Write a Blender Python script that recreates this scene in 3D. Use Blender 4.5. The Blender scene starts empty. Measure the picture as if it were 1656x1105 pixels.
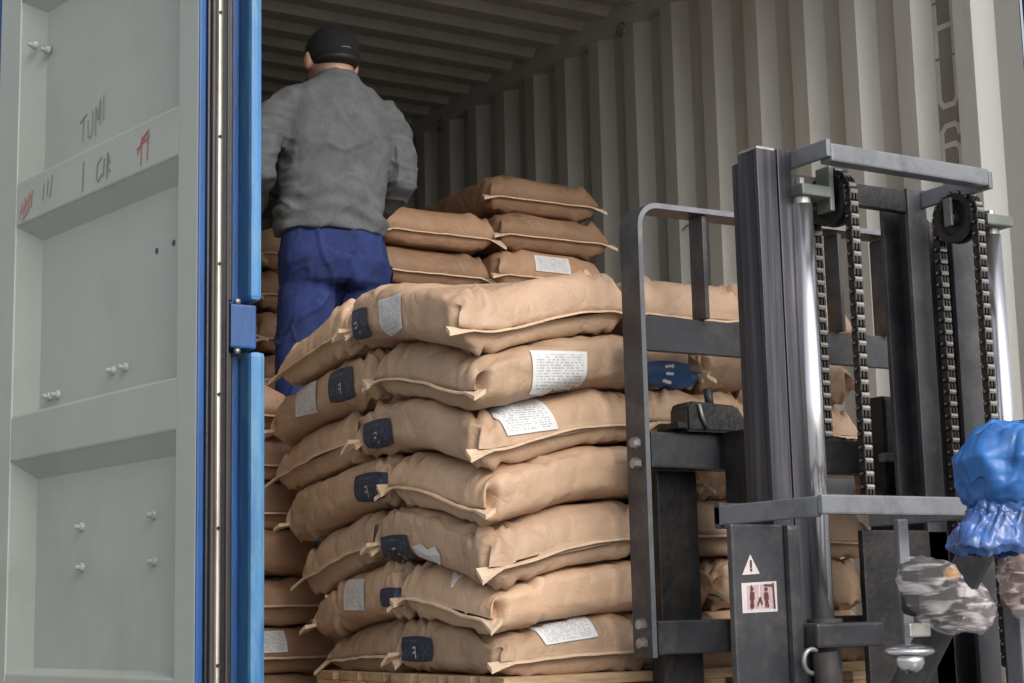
import bpy, bmesh, math, random
from math import sin, cos, pi, radians
from mathutils import Vector, Matrix, noise
from mathutils.bvhtree import BVHTree
random.seed(7)
SC = bpy.context.scene
COL = SC.collection

# ------------------------------------------------------------ camera (origin = camera position, X across the container, Y into it, Z up)
YAW, PITCH, ROLL = .5527, .160, -.0233
fwd = Vector((sin(YAW)*cos(PITCH), cos(YAW)*cos(PITCH), sin(PITCH)))
r0 = Vector((cos(YAW), -sin(YAW), 0)); u0 = r0.cross(fwd)
rt = r0*cos(ROLL) + u0*sin(ROLL); up = rt.cross(fwd)
cd = bpy.data.cameras.new('camera'); cam = bpy.data.objects.new('camera', cd); COL.objects.link(cam)
cd.sensor_width = 36; cd.lens = 2700/1656*36; cd.clip_start = .05; cd.clip_end = 500
mw = Matrix((rt, up, -fwd)).transposed().to_4x4(); cam.matrix_world = mw
SC.camera = cam
# ------------------------------------------------------------ sky and sun (overcast)
SUN_EL, SUN_DIR = radians(36), Vector((.06, -1, 0)).normalized()
w = bpy.data.worlds.new('World'); SC.world = w; w.use_nodes = True
wn = w.node_tree.nodes; wl = w.node_tree.links
sky = wn.new('ShaderNodeTexSky'); sky.sky_type = 'NISHITA'; sky.sun_disc = False
sky.sun_elevation = SUN_EL; sky.sun_rotation = math.atan2(SUN_DIR.x, SUN_DIR.y)
sky.dust_density = 4
hs = wn.new('ShaderNodeHueSaturation'); hs.inputs['Saturation'].default_value = .3
wl.new(sky.outputs[0], hs.inputs['Color']); wl.new(hs.outputs[0], wn['Background'].inputs[0])
wn['Background'].inputs[1].default_value = .145
sd = bpy.data.lights.new('sun', 'SUN'); sun = bpy.data.objects.new('sun', sd); COL.objects.link(sun)
sd.energy = .85; sd.angle = radians(28); sd.color = (1, .96, .9)
sv = Vector((SUN_DIR.x*cos(SUN_EL), SUN_DIR.y*cos(SUN_EL), sin(SUN_EL)))
sun.rotation_euler = sv.to_track_quat('Z', 'Y').to_euler(); sun.location = (0, 0, 12)
SC.view_settings.view_transform = 'Standard'; SC.view_settings.look = 'None'
SC.view_settings.gamma = 1; SC.view_settings.exposure = .40
SC.cycles.max_bounces = 8; SC.cycles.diffuse_bounces = 5

# ------------------------------------------------------------ materials
def nodes(name):
    m = bpy.data.materials.new(name); m.use_nodes = True
    return m, m.node_tree.nodes, m.node_tree.links, m.node_tree.nodes['Principled BSDF']
def mat(name, c, rough=.6, metal=0, var=.15, vscale=6, c2=None, c2amt=.5, c2scale=9, bump=0, bscale=60, spec=.5, stretch=(1,1,1), coat=0):
    m, N, L, P = nodes(name)
    tc = N.new('ShaderNodeTexCoord'); mp = N.new('ShaderNodeMapping'); mp.inputs['Scale'].default_value = stretch
    L.new(tc.outputs['Object'], mp.inputs[0])
    n = N.new('ShaderNodeTexNoise'); n.inputs['Scale'].default_value = vscale; n.inputs['Detail'].default_value = 6
    L.new(mp.outputs[0], n.inputs['Vector'])
    r = N.new('ShaderNodeValToRGB'); r.color_ramp.elements[0].position = .3; r.color_ramp.elements[1].position = .7
    r.color_ramp.elements[0].color = (*[x*(1-var) for x in c], 1); r.color_ramp.elements[1].color = (*[min(1, x*(1+var)) for x in c], 1)
    L.new(n.outputs[0], r.inputs[0]); out = r.outputs[0]
    if c2:
        n2 = N.new('ShaderNodeTexNoise'); n2.inputs['Scale'].default_value = c2scale; n2.inputs['Detail'].default_value = 8; n2.inputs['Roughness'].default_value = .7
        L.new(mp.outputs[0], n2.inputs['Vector'])
        r2 = N.new('ShaderNodeValToRGB'); r2.color_ramp.elements[0].position = 1-c2amt-.1; r2.color_ramp.elements[1].position = 1-c2amt+.12
        mx = N.new('ShaderNodeMixRGB'); L.new(n2.outputs[0], r2.inputs[0]); L.new(r2.outputs[0], mx.inputs[0]); L.new(out, mx.inputs[1])
        mx.inputs[2].default_value = (*c2, 1); out = mx.outputs[0]
    L.new(out, P.inputs['Base Color'])
    rr = N.new('ShaderNodeMapRange'); rr.inputs[3].default_value = max(.05, rough-.1); rr.inputs[4].default_value = min(1, rough+.12)
    L.new(n.outputs[0], rr.inputs[0]); L.new(rr.outputs[0], P.inputs['Roughness'])
    P.inputs['Metallic'].default_value = metal; P.inputs['Specular IOR Level'].default_value = spec; P.inputs['Coat Weight'].default_value = coat
    if bump:
        b = N.new('ShaderNodeBump'); nb = N.new('ShaderNodeTexNoise'); nb.inputs['Scale'].default_value = bscale; nb.inputs['Detail'].default_value = 5
        L.new(mp.outputs[0], nb.inputs['Vector']); L.new(nb.outputs[0], b.inputs['Height']); b.inputs['Strength'].default_value = bump; b.inputs['Distance'].default_value = .01
        L.new(b.outputs[0], P.inputs['Normal'])
    return m
M = {}
def kraft(name, c, seed):
    m, N, L, P = nodes(name)
    tc = N.new('ShaderNodeTexCoord'); oi = N.new('ShaderNodeObjectInfo')
    mp = N.new('ShaderNodeMapping'); L.new(tc.outputs['Object'], mp.inputs[0]); L.new(oi.outputs['Random'], mp.inputs['Location'])
    n = N.new('ShaderNodeTexNoise'); n.inputs['Scale'].default_value = 5; n.inputs['Detail'].default_value = 7; n.inputs['Roughness'].default_value = .65
    L.new(mp.outputs[0], n.inputs['Vector'])
    r = N.new('ShaderNodeValToRGB'); r.color_ramp.elements[0].position = .3; r.color_ramp.elements[1].position = .72
    r.color_ramp.elements[0].color = (*[x*.8 for x in c], 1); r.color_ramp.elements[1].color = (*[x*1.15 for x in c], 1)
    L.new(n.outputs[0], r.inputs[0])
    h = N.new('ShaderNodeHueSaturation'); L.new(r.outputs[0], h.inputs['Color'])
    vr = N.new('ShaderNodeMapRange'); vr.inputs[3].default_value = .76; vr.inputs[4].default_value = 1.16; L.new(oi.outputs['Random'], vr.inputs[0]); L.new(vr.outputs[0], h.inputs['Value'])
    L.new(h.outputs[0], P.inputs['Base Color']); P.inputs['Roughness'].default_value = .50; P.inputs['Specular IOR Level'].default_value = .45
    # crumpled paper: ridged veins + soft dents
    v = N.new('ShaderNodeTexNoise'); v.inputs['Scale'].default_value = 7; v.inputs['Detail'].default_value = 4; v.inputs['Distortion'].default_value = .35
    L.new(mp.outputs[0], v.inputs['Vector'])
    a = N.new('ShaderNodeMath'); a.operation = 'SUBTRACT'; a.inputs[1].default_value = .5; L.new(v.outputs[0], a.inputs[0])
    ab = N.new('ShaderNodeMath'); ab.operation = 'ABSOLUTE'; L.new(a.outputs[0], ab.inputs[0])
    pw = N.new('ShaderNodeMath'); pw.operation = 'POWER'; pw.inputs[1].default_value = .6; L.new(ab.outputs[0], pw.inputs[0])
    n3 = N.new('ShaderNodeTexNoise'); n3.inputs['Scale'].default_value = 130; L.new(mp.outputs[0], n3.inputs['Vector'])
    ad = N.new('ShaderNodeMath'); ad.operation = 'MULTIPLY_ADD'; ad.inputs[1].default_value = .06; L.new(n3.outputs[0], ad.inputs[0]); L.new(pw.outputs[0], ad.inputs[2])
    vo = N.new('ShaderNodeTexVoronoi'); vo.feature = 'DISTANCE_TO_EDGE'; vo.inputs['Scale'].default_value = 9
    wp = N.new('ShaderNodeMixRGB'); wp.blend_type = 'ADD'; wp.inputs[0].default_value = .12; L.new(mp.outputs[0], wp.inputs[1]); L.new(n.outputs[1], wp.inputs[2]); L.new(wp.outputs[0], vo.inputs['Vector'])
    vm = N.new('ShaderNodeMapRange'); vm.inputs[2].default_value = .18; vm.inputs[3].default_value = 0; vm.inputs[4].default_value = .30; L.new(vo.outputs['Distance'], vm.inputs[0])
    a2 = N.new('ShaderNodeMath'); a2.operation = 'ADD'; L.new(ad.outputs[0], a2.inputs[0]); L.new(vm.outputs[0], a2.inputs[1]); ad = a2
    b = N.new('ShaderNodeBump'); b.inputs['Strength'].default_value = .5; b.inputs['Distance'].default_value = .013
    L.new(ad.outputs[0], b.inputs['Height']); L.new(b.outputs[0], P.inputs['Normal'])
    return m
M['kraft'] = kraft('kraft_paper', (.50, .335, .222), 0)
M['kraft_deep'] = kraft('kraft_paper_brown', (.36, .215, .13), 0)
M['hem'] = mat('crepe_tape', (.66, .49, .34), .7, var=.12, vscale=20, bump=.3, bscale=90)
def label_mat(name, base, ink, rows, dens):
    m, N, L, P = nodes(name)
    uv = N.new('ShaderNodeUVMap'); sp = N.new('ShaderNodeSeparateXYZ'); L.new(uv.outputs[0], sp.inputs[0])
    def mth(op, a, b=None, c=None):
        k = N.new('ShaderNodeMath'); k.operation = op
        for i, x in enumerate((a, b, c)):
            if x is None: continue
            if isinstance(x, (int, float)): k.inputs[i].default_value = x
            else: L.new(x, k.inputs[i])
        return k.outputs[0]
    v = mth('MULTIPLY', sp.outputs[1], rows); row = mth('FLOOR', v); fr = mth('FRACT', v)
    band = mth('GREATER_THAN', fr, .45)
    cb = N.new('ShaderNodeCombineXYZ'); L.new(mth('MULTIPLY', sp.outputs[0], 26), cb.inputs[0]); L.new(mth('MULTIPLY', row, 7.3), cb.inputs[1])
    n = N.new('ShaderNodeTexNoise'); n.inputs['Scale'].default_value = 1; n.inputs['Detail'].default_value = 3; L.new(cb.outputs[0], n.inputs['Vector'])
    ink_f = mth('MULTIPLY', band, mth('GREATER_THAN', n.outputs[0], 1-dens))
    inx = mth('MULTIPLY', mth('GREATER_THAN', sp.outputs[0], .07), mth('LESS_THAN', sp.outputs[0], .93))
    iny = mth('MULTIPLY', mth('GREATER_THAN', sp.outputs[1], .08), mth('LESS_THAN', sp.outputs[1], .92))
    f = mth('MULTIPLY', mth('MULTIPLY', ink_f, mth('MULTIPLY', inx, iny)), .6)
    mx = N.new('ShaderNodeMixRGB'); L.new(f, mx.inputs[0]); mx.inputs[1].default_value = (*base, 1); mx.inputs[2].default_value = (*ink, 1)
    L.new(mx.outputs[0], P.inputs['Base Color']); P.inputs['Roughness'].default_value = .5
    return m
M['paper'] = label_mat('printed_white_label', (.66, .66, .66), (.2, .22, .25), 15, .52)
M['navy'] = label_mat('navy_print', (.018, .028, .06), (.16, .18, .2), 7, .42)
M['blueprint'] = mat('blue_print', (.03, .09, .22), .45, var=.3, vscale=15)
M['wpaper'] = mat('plain_white_paper', (.66, .66, .64), .6, var=.08)
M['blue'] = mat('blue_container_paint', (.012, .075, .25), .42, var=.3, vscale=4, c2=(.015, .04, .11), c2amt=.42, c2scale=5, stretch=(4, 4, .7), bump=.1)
M['bluehi'] = mat('blue_post_highlight', (.045, .17, .38), .42, var=.3, vscale=4, c2=(.12, .28, .40), c2amt=.45, stretch=(4, 4, .6), bump=.1)  # lighter blue that puts the post edge's highlight into the colour
M['pale'] = mat('pale_grey_green_paint', (.36, .385, .35), .5, var=.05, vscale=3, c2=(.31, .325, .285), c2amt=.40, c2scale=2, bump=.05, bscale=20)
M['wallp'] = mat('inner_wall_paint', (.57, .575, .54), .55, var=.07, vscale=2.5, c2=(.50, .495, .45), c2amt=.42, c2scale=4, stretch=(1, 1, .35), bump=.06, bscale=25)
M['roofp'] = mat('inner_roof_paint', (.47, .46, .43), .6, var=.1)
M['floorw'] = mat('plywood_floor', (.16, .1, .06), .7, var=.3, vscale=3, stretch=(1, .2, 1))
M['rubber'] = mat('black_rubber', (.012, .012, .013), .35, var=.3, vscale=8, bump=.1)
M['brownrub'] = mat('worn_brown_seal', (.05, .04, .04), .5, var=.3)
M['silver'] = mat('bright_strip', (.62, .58, .5), .35, metal=.5, var=.3, vscale=9, c2=(.35, .28, .2), c2amt=.42, c2scale=16, stretch=(1, 1, .35))
M['chrome'] = mat('polished_rod', (.80, .80, .83), .22, metal=.95, var=.06, vscale=3)
M['fork'] = mat('dark_grey_machine_paint', (.045, .045, .052), .42, metal=.1, var=.3, vscale=6, c2=(.10, .095, .095), c2amt=.42, c2scale=10, bump=.15, bscale=45)
M['forkdk'] = mat('greasy_dark_steel', (.022, .022, .024), .38, metal=.3, var=.4, vscale=10, c2=(.05, .042, .038), c2amt=.45, c2scale=14, bump=.2, bscale=60)
M['rail'] = mat('worn_steel_rail', (.10, .097, .112), .34, metal=.45, var=.25, vscale=4, c2=(.035, .034, .04), c2amt=.55, c2scale=5, stretch=(8, 8, .25), bump=.04)
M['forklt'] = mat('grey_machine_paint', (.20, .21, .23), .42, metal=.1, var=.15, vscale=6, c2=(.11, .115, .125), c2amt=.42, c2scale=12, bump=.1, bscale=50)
M['greenm'] = mat('grey_green_cast_metal', (.16, .18, .165), .45, metal=.2, var=.25, vscale=12)
M['chain'] = mat('oily_chain_steel', (.045, .04, .036), .35, metal=.6, var=.5, vscale=40)
M['pin'] = mat('bare_pin_steel', (.36, .35, .33), .35, metal=.7, var=.3, vscale=30)
M['wood'] = mat('pallet_wood', (.50, .34, .20), .75, var=.25, vscale=5, c2=(.34, .21, .12), c2amt=.45, c2scale=9, stretch=(1, 5, 8), bump=.2)
M['shirt'] = mat('grey_knit_cotton', (.115, .121, .128), .92, var=.10, vscale=9, c2=(.085, .09, .096), c2amt=.45, c2scale=20, bump=.12, bscale=220, spec=.1)
M['jeans'] = mat('blue_work_cotton', (.023, .036, .125), .85, var=.25, vscale=6, c2=(.016, .024, .08), c2amt=.45, c2scale=9, bump=.2, bscale=120, spec=.2)
M['purple'] = mat('worn_purple_stripe', (.09, .06, .25), .85, var=.3, c2=(.3, .3, .4), c2amt=.36, c2scale=16, spec=.2)
M['skin'] = mat('skin', (.46, .27, .19), .5, var=.08, vscale=12)
M['cap'] = mat('black_cap_cotton', (.018, .018, .02), .85, var=.2, bump=.15, bscale=150, spec=.2)
M['hair'] = mat('black_hair', (.012, .01, .01), .6)
M['shoe'] = mat('dark_shoe', (.04, .035, .03), .6)
M['eye'] = mat('eye_white', (.7, .7, .7), .2)
M['concrete'] = mat('yard_concrete', (.27, .265, .25), .85, var=.15, vscale=1, c2=(.19, .185, .17), c2amt=.42, c2scale=2, bump=.3, bscale=20)
M['bag'] = mat('blue_plastic_film', (.025, .14, .42), .46, var=.35, vscale=14, c2=(.018, .08, .28), c2amt=.45, c2scale=10, coat=.08)
M['orange'] = mat('amber_lens', (.75, .35, .10), .2, var=.1)
M['pinkrag'] = mat('pink_brown_lens', (.34, .17, .14), .35, var=.4, vscale=18, coat=.4)
M['black'] = mat('black_ink', (.05, .055, .05), .7); M['grey_ink'] = mat('faded_ink', (.2, .2, .19), .7)
M['red'] = mat('red_marker', (.42, .11, .11), .7); M['redf'] = mat('faded_red_marker', (.42, .24, .22), .7)
M['stencil'] = mat('stencil_paint', (.62, .63, .58), .55); M['stencildk'] = mat('stencil_backing', (.27, .26, .22), .6)
M['tyre'] = mat('tyre', (.02, .02, .02), .8); M['yellow'] = mat('machine_orange', (.5, .2, .03), .5)
M['stick'] = mat('sticker_white', (.60, .55, .55), .5, var=.1); M['stickp'] = mat('sticker_pink', (.52, .38, .38), .5, var=.15, vscale=30)
M['maroon'] = mat('pictogram_ink', (.10, .03, .035), .5)
def film_mat():
    m, N, L, P = nodes('clear_film')
    P.inputs['Base Color'].default_value = (.75, .70, .70, 1); P.inputs['Roughness'].default_value = .18
    n = N.new('ShaderNodeTexNoise'); n.inputs['Scale'].default_value = 26; n.inputs['Detail'].default_value = 1; n.inputs['Distortion'].default_value = 1.0
    tc = N.new('ShaderNodeTexCoord'); mp = N.new('ShaderNodeMapping'); mp.inputs['Scale'].default_value = (.6, .6, 2.6); mp.inputs['Rotation'].default_value = (0, .6, 0); L.new(tc.outputs['Object'], mp.inputs[0]); L.new(mp.outputs[0], n.inputs['Vector'])
    r = N.new('ShaderNodeMapRange'); r.inputs[1].default_value = .46; r.inputs[2].default_value = .66; r.inputs[3].default_value = .14; r.inputs[4].default_value = .80
    L.new(n.outputs[0], r.inputs[0]); L.new(r.outputs[0], P.inputs['Alpha'])
    b = N.new('ShaderNodeBump'); b.inputs['Strength'].default_value = .5; b.inputs['Distance'].default_value = .008
    L.new(n.outputs[0], b.inputs['Height']); L.new(b.outputs[0], P.inputs['Normal'])
    return m
M['film'] = film_mat()

# ------------------------------------------------------------ helpers
ROOT = {}
def base(parent):
    o = parent
    while o is not None and o.parent is not None: o = o.parent
    return ROOT.get(o.name, Vector((0, 0, 0))) if o is not None else None
def obj(name, bm, m, parent=None, smooth=False, origin=None):
    me = bpy.data.meshes.new(name)
    off = base(parent) if parent is not None else Vector(origin if origin is not None else (0, 0, 0))
    for v in bm.verts: v.co -= off
    bm.normal_update(); bm.to_mesh(me); bm.free()
    for x in (m if isinstance(m, (list, tuple)) else [m]): me.materials.append(x)
    if smooth: me.shade_smooth()
    o = bpy.data.objects.new(name, me); COL.objects.link(o)
    if parent is not None: o.parent = parent
    else: o.location = off; ROOT[o.name] = off
    return o
def tag(o, label=None, cat=None, group=None, kind=None):
    for k, v in (('label', label), ('category', cat), ('group', group), ('kind', kind)):
        if v: o[k] = v
    return o
def thing(name, label, cat, loc, group=None):
    o = bpy.data.objects.new(name, None); COL.objects.link(o); o.location = loc; o.empty_display_size = .1
    ROOT[o.name] = Vector(loc); return tag(o, label, cat, group)
def bx(bm, x0, x1, y0, y1, z0, z1, bev=.002, mi=0, rot=None):
    r = bmesh.ops.create_cube(bm, size=1)
    vs = r['verts']
    for v in vs: v.co = Vector((x0+(v.co.x+.5)*(x1-x0), y0+(v.co.y+.5)*(y1-y0), z0+(v.co.z+.5)*(z1-z0)))
    es = list({e for v in vs for e in v.link_edges}); fs = list({f for v in vs for f in v.link_faces})
    for f in fs: f.material_index = mi
    if bev:
        r = bmesh.ops.bevel(bm, geom=es, offset=bev, segments=2, affect='EDGES', profile=.6)
        vs = list({v for f in r['faces'] for v in f.verts} | {v for v in vs if v.is_valid})
    if rot: bmesh.ops.transform(bm, matrix=rot, verts=vs)
    return vs
def box(name, x0, x1, y0, y1, z0, z1, m, parent, bev=.003, rot=None):
    bm = bmesh.new(); bx(bm, x0, x1, y0, y1, z0, z1, bev, rot=rot); return obj(name, bm, m, parent)
def about(p, ang, axis):
    p = Vector(p); return Matrix.Translation(p) @ Matrix.Rotation(ang, 4, axis) @ Matrix.Translation(-p)
def cyl(bm, a, b, r1, r2=None, n=20, mi=0):
    a, b = Vector(a), Vector(b); r2 = r1 if r2 is None else r2; d = (b-a)
    q = d.to_track_quat('Z', 'Y').to_matrix().to_4x4()
    r = bmesh.ops.create_cone(bm, cap_ends=True, segments=n, radius1=r1, radius2=r2, depth=d.length, matrix=Matrix.Translation((a+b)/2) @ q)
    for v in r['verts']:
        for f in v.link_faces: f.material_index = mi
    return r['verts']
def sph(bm, c, rx, ry=None, rz=None, n=16):
    r = bmesh.ops.create_uvsphere(bm, u_segments=n, v_segments=max(6, n*2//3), radius=1)
    for v in r['verts']: v.co = Vector((c[0]+v.co.x*rx, c[1]+v.co.y*(ry or rx), c[2]+v.co.z*(rz or rx)))
    return r['verts']
def tube(bm, pts, rad, n=14, cap=True):
    """loft along pts; rad = list of r or (rx, ry)"""
    pts = [Vector(p) for p in pts]; rings = []
    prev = None
    for i, p in enumerate(pts):
        d = (pts[min(i+1, len(pts)-1)]-pts[max(i-1, 0)]).normalized()
        if prev is None: u = d.orthogonal().normalized()
        else: u = (prev - d*prev.dot(d)).normalized()
        prev = u; v = d.cross(u); r = rad[i] if hasattr(rad, '__len__') else rad
        rings.append([bm.verts.new(p + (u*cos(2*pi*k/n)+v*sin(2*pi*k/n))*r) for k in range(n)])
    for a, b in zip(rings, rings[1:]):
        for k in range(n): bm.faces.new((a[k], a[(k+1) % n], b[(k+1) % n], b[k]))
    if cap: bm.faces.new(rings[0][::-1]); bm.faces.new(rings[-1])
def rings(bm, rs, n=28, ex=2.3):
    """horizontal elliptical rings (z, cx, cy, rx, ry), bottom to top"""
    R = []
    for z, cx, cy, rx, ry in rs:
        R.append([bm.verts.new((cx+rx*math.copysign(abs(cos(t))**(2/ex), cos(t)), cy+ry*math.copysign(abs(sin(t))**(2/ex), sin(t)), z)) for t in [2*pi*k/n for k in range(n)]])
    for a, b in zip(R, R[1:]):
        for k in range(n): bm.faces.new((a[k], a[(k+1) % n], b[(k+1) % n], b[k]))
    bm.faces.new(R[0][::-1]); bm.faces.new(R[-1])
def sheet(bm, grid, uv=False, mi=0):
    V = [[bm.verts.new(p) for p in row] for row in grid]
    L = bm.loops.layers.uv.verify() if uv else None
    n, m_ = len(V), len(V[0])
    for i in range(n-1):
        for j in range(m_-1):
            f = bm.faces.new((V[i][j], V[i+1][j], V[i+1][j+1], V[i][j+1])); f.material_index = mi
            if uv:
                for l, (a, b) in zip(f.loops, ((i, j), (i+1, j), (i+1, j+1), (i, j+1))): l[L].uv = (a/(n-1), b/(m_-1))
def remeshed(name, bm, voxel, smooth_it, m, parent, disp=None):
    bmesh.ops.recalc_face_normals(bm, faces=bm.faces)
    me = bpy.data.meshes.new('tmp'); bm.to_mesh(me); bm.free()
    o = bpy.data.objects.new('tmp', me); COL.objects.link(o)
    r = o.modifiers.new('r', 'REMESH'); r.mode = 'VOXEL'; r.voxel_size = voxel; r.use_smooth_shade = True
    s = o.modifiers.new('s', 'SMOOTH'); s.iterations = smooth_it; s.factor = .5
    dg = bpy.context.evaluated_depsgraph_get(); m2 = bpy.data.meshes.new_from_object(o.evaluated_get(dg))
    bpy.data.objects.remove(o)
    b2 = bmesh.new(); b2.from_mesh(m2); b2.normal_update()
    if disp:
        nn = [(v, v.co + v.normal*disp(v.co)) for v in b2.verts]
        for v, c in nn: v.co = c
    return obj(name, b2, m, parent, smooth=True)
def strokes(name, polys, wdt, f, m, parent):
    """flat lines: polys in (u,v), f maps (u,v) -> 3D point"""
    bm = bmesh.new(); q0 = f(0, 0); nn = (f(.01, 0)-q0).cross(f(0, .01)-q0).normalized(); cnt = 0
    if nn.dot(q0) > 0: nn = -nn
    for pl in polys:
        for a, b in zip(pl, pl[1:]):
            cnt += 1; a, b = Vector(a), Vector(b); d = (b-a)
            if d.length < 1e-6: continue
            n = Vector((-d.y, d.x)).normalized()*wdt/2; e = d.normalized()*wdt*.3
            q = [a-e-n, b+e-n, b+e+n, a-e+n]
            bm.faces.new([bm.verts.new(f(p.x, p.y)+nn*cnt*.00012) for p in q])
    return obj(name, bm, m, parent)
F_Z = -.28      # container floor
GZ = -1.85      # yard ground
# ------------------------------------------------------------ ground
bm = bmesh.new(); sheet(bm, [[(x, y, GZ) for y in (-200, -20, 20, 200)] for x in (-200, -20, 20, 200)])
tag(obj('ground', bm, M['concrete'], origin=(0, 0, GZ)), kind='structure')

# ------------------------------------------------------------ container
Y_OPEN, Y_END, XL, XR, ZR = 3.44, 15.6, 1.50, 4.12, 2.60
ct = thing('shipping_container', 'blue shipping container with pale ribbed inner walls, standing open for unloading', 'shipping container', (2.8, Y_OPEN, F_Z-.16))
def wallprof(y0, y1, inward, X):   # returns list of (y, x)
    pts = []; k = math.floor((y0-3.645)/.27)-1
    while True:
        b = 3.645 + k*.27
        for dy, dx in ((0, .03), (.055, -.02), (.135, -.02), (.175, .03)):
            if y0 <= b+dy <= y1: pts.append((b+dy, X+inward*dx))
        if b > y1: break
        k += 1
    return [(y0, X+inward*.03)] + pts + [(y1, X+inward*.03)]
for nm, X, s in (('side_wall', XR, 1), ('side_wall', XL, -1)):
    bm = bmesh.new(); pr = wallprof(Y_OPEN+.1, Y_END, s, X)
    zs = (F_Z, .4, 1.1, 1.8, 2.5)
    sheet(bm, [[(x, y, z) for z in zs] for y, x in pr])
    sheet(bm, [[(x+s*.004, y, z) for z in zs] for y, x in pr], mi=1)
    obj(nm, bm, [M['wallp'], M['blue']], ct)
    if s == 1:
        box('top_rail', X-.05, X+.05, Y_OPEN+.1, Y_END, 2.5, ZR+.05, M['wallp'], ct, .006)
        box('bottom_rail', X+.036, X+.09, Y_OPEN+.1, Y_END, F_Z-.14, F_Z+.03, M['blue'], ct, .004)
    else:
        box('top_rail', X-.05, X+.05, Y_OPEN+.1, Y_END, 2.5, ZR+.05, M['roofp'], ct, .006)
        box('bottom_rail', X-.09, X-.036, Y_OPEN+.1, Y_END, F_Z-.14, F_Z+.03, M['blue'], ct, .004)
pr = []; y = Y_OPEN+.1; y = 3.64
while y < Y_END-.2:
    pr += [(y, ZR), (y+.035, ZR-.032), (y+.08, ZR-.032), (y+.115, ZR)]; y += .206
bm = bmesh.new(); sheet(bm, [[(x, y, z) for x in (XL+.045, 2.3, 3.2, XR-.045)] for y, z in [(Y_OPEN+.1, ZR)]+pr+[(Y_END, ZR)]])
sheet(bm, [[(x, y, z+.004) for x in (XL+.045, XR-.045)] for y, z in [(Y_OPEN+.1, ZR)]+pr+[(Y_END, ZR)]], mi=1)
obj('roof_panel', bm, [M['roofp'], M['blue']], ct)
box('end_wall', XL-.04, XR+.04, Y_END, Y_END+.05, F_Z, ZR+.05, M['wallp'], ct)
for k in range(9):
    box('floor_board', XL-.036+k*.295, XL-.036+k*.295+.291, Y_OPEN+.02, Y_END, F_Z-.03, F_Z, M['floorw'], ct, .002)
box('door_sill', XL-.14, XR+.09, Y_OPEN, Y_OPEN+.16, F_Z-.16, F_Z-.034, M['blue'], ct)
box('header_beam', XL-.14, XR+.09, Y_OPEN, Y_OPEN+.12, ZR+.002, ZR+.14, M['blue'], ct)
# left post: recessed web + rounded bright edge, cut by the hinge lug
for z0, z1 in ((F_Z, .585), (.70, ZR)):
    lo = z0 < 0
    box('post_web', 1.30, 1.431, Y_OPEN+.055, Y_OPEN+.1, z0, z1, M['blue'], ct, .004); box('post_dark_strip', 1.375, 1.402, Y_OPEN+.022, Y_OPEN+.0545, z0, z1, M['rubber'], ct, .004)  # web, plus a dark strip filling the gap towards the door
    bm = bmesh.new(); e = .008 if lo else 0
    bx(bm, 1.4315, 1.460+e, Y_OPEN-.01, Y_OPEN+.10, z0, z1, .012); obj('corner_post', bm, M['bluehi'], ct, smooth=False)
bm = bmesh.new(); bx(bm, 1.390, 1.452, Y_OPEN+.004, Y_OPEN+.09, .592, .692, .005); obj('hinge_lug', bm, M['blue'], ct)
bm = bmesh.new(); cyl(bm, (1.408, Y_OPEN+.012, .58), (1.408, Y_OPEN+.012, .5915), .008); cyl(bm, (1.408, Y_OPEN+.012, .6925), (1.408, Y_OPEN+.012, .704), .008)
obj('hinge_pin', bm, M['pin'], ct, smooth=True)
box('corner_post', XR+.04, XR+.14, Y_OPEN-.01, Y_OPEN+.10, F_Z, ZR, M['blue'], ct, .01)
for k in range(5):   # lashing rings along the top rail
    yy = 5.62+k*1.6; bm = bmesh.new()
    tube(bm, [(XR-.065+.0*cos(t), yy+.03*cos(t), 2.47+.03*sin(t)) for t in [2*pi*i/16 for i in range(17)]], .005, 8)
    obj('lashing_ring', bm, M['pin'], ct, smooth=True)
# container number painted upright on the fourth trough
def letter(ch, zt, zb):
    c = {'H': [[(0, 0), (0, 1)], [(1, 0), (1, 1)], [(0, .55), (1, .55)]],
         'U': [[(0, 1), (0, .14), (.2, 0), (.8, 0), (1, .14), (1, 1)]],
         '6': [[(1, .78), (.95, .93), (.75, 1), (.25, 1), (0, .88), (0, .12), (.25, 0), (.75, 0), (1, .12), (1, .45), (.75, .57), (.1, .57)]]}[ch]
    f = lambda u, v: Vector((XR+.0275, 3.905-u*.078, zb+v*(zt-zb)))
    # width is metres in u/v space, so scale the stroke by hand
    bm = bmesh.new(); cn = 0
    for pl in c:
        for a, b in zip(pl, pl[1:]):
            A, B = f(*a), f(*b); d = (B-A).normalized(); n = Vector((0, -d.z, d.y))*.0095; e = d*.005
            cn += 1; o_ = Vector((-.0001*cn, 0, 0)); bm.faces.new([bm.verts.new(p+o_) for p in (A-e-n, B+e-n, B+e+n, A-e+n)])
    obj('painted_letter', bm, M['stencil'], ct)
bm = bmesh.new(); sheet(bm, [[(XR+.0285, y, z) for z in (1.2, 2.45)] for y in (3.818, 3.917)]); obj('number_backing', bm, M['stencildk'], ct)
for ch, a, b in (('H', 2.26, 2.04), ('H', 2.02, 1.84), ('U', 1.82, 1.66), ('6', 1.59, 1.43), ('6', 1.39, 1.23)): letter(ch, a, b)
strokes('pen_scrawl', [[(0, 0), (0, .09)], [(.03, 0), (.03, .09), (.05, .04), (.07, .09), (.07, 0)], [(.1, .08), (.14, .05), (.1, .02)], [(.18, .08), (.15, .07), (.15, .02), (.19, .01)], [(.21, .09), (.21, 0), (.25, .04), (.21, .05), (.25, .09)]], .006,
        lambda u, v: Vector((XR-.0215, 5.08-u*.30, 1.0+v)), M['grey_ink'], ct)
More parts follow.
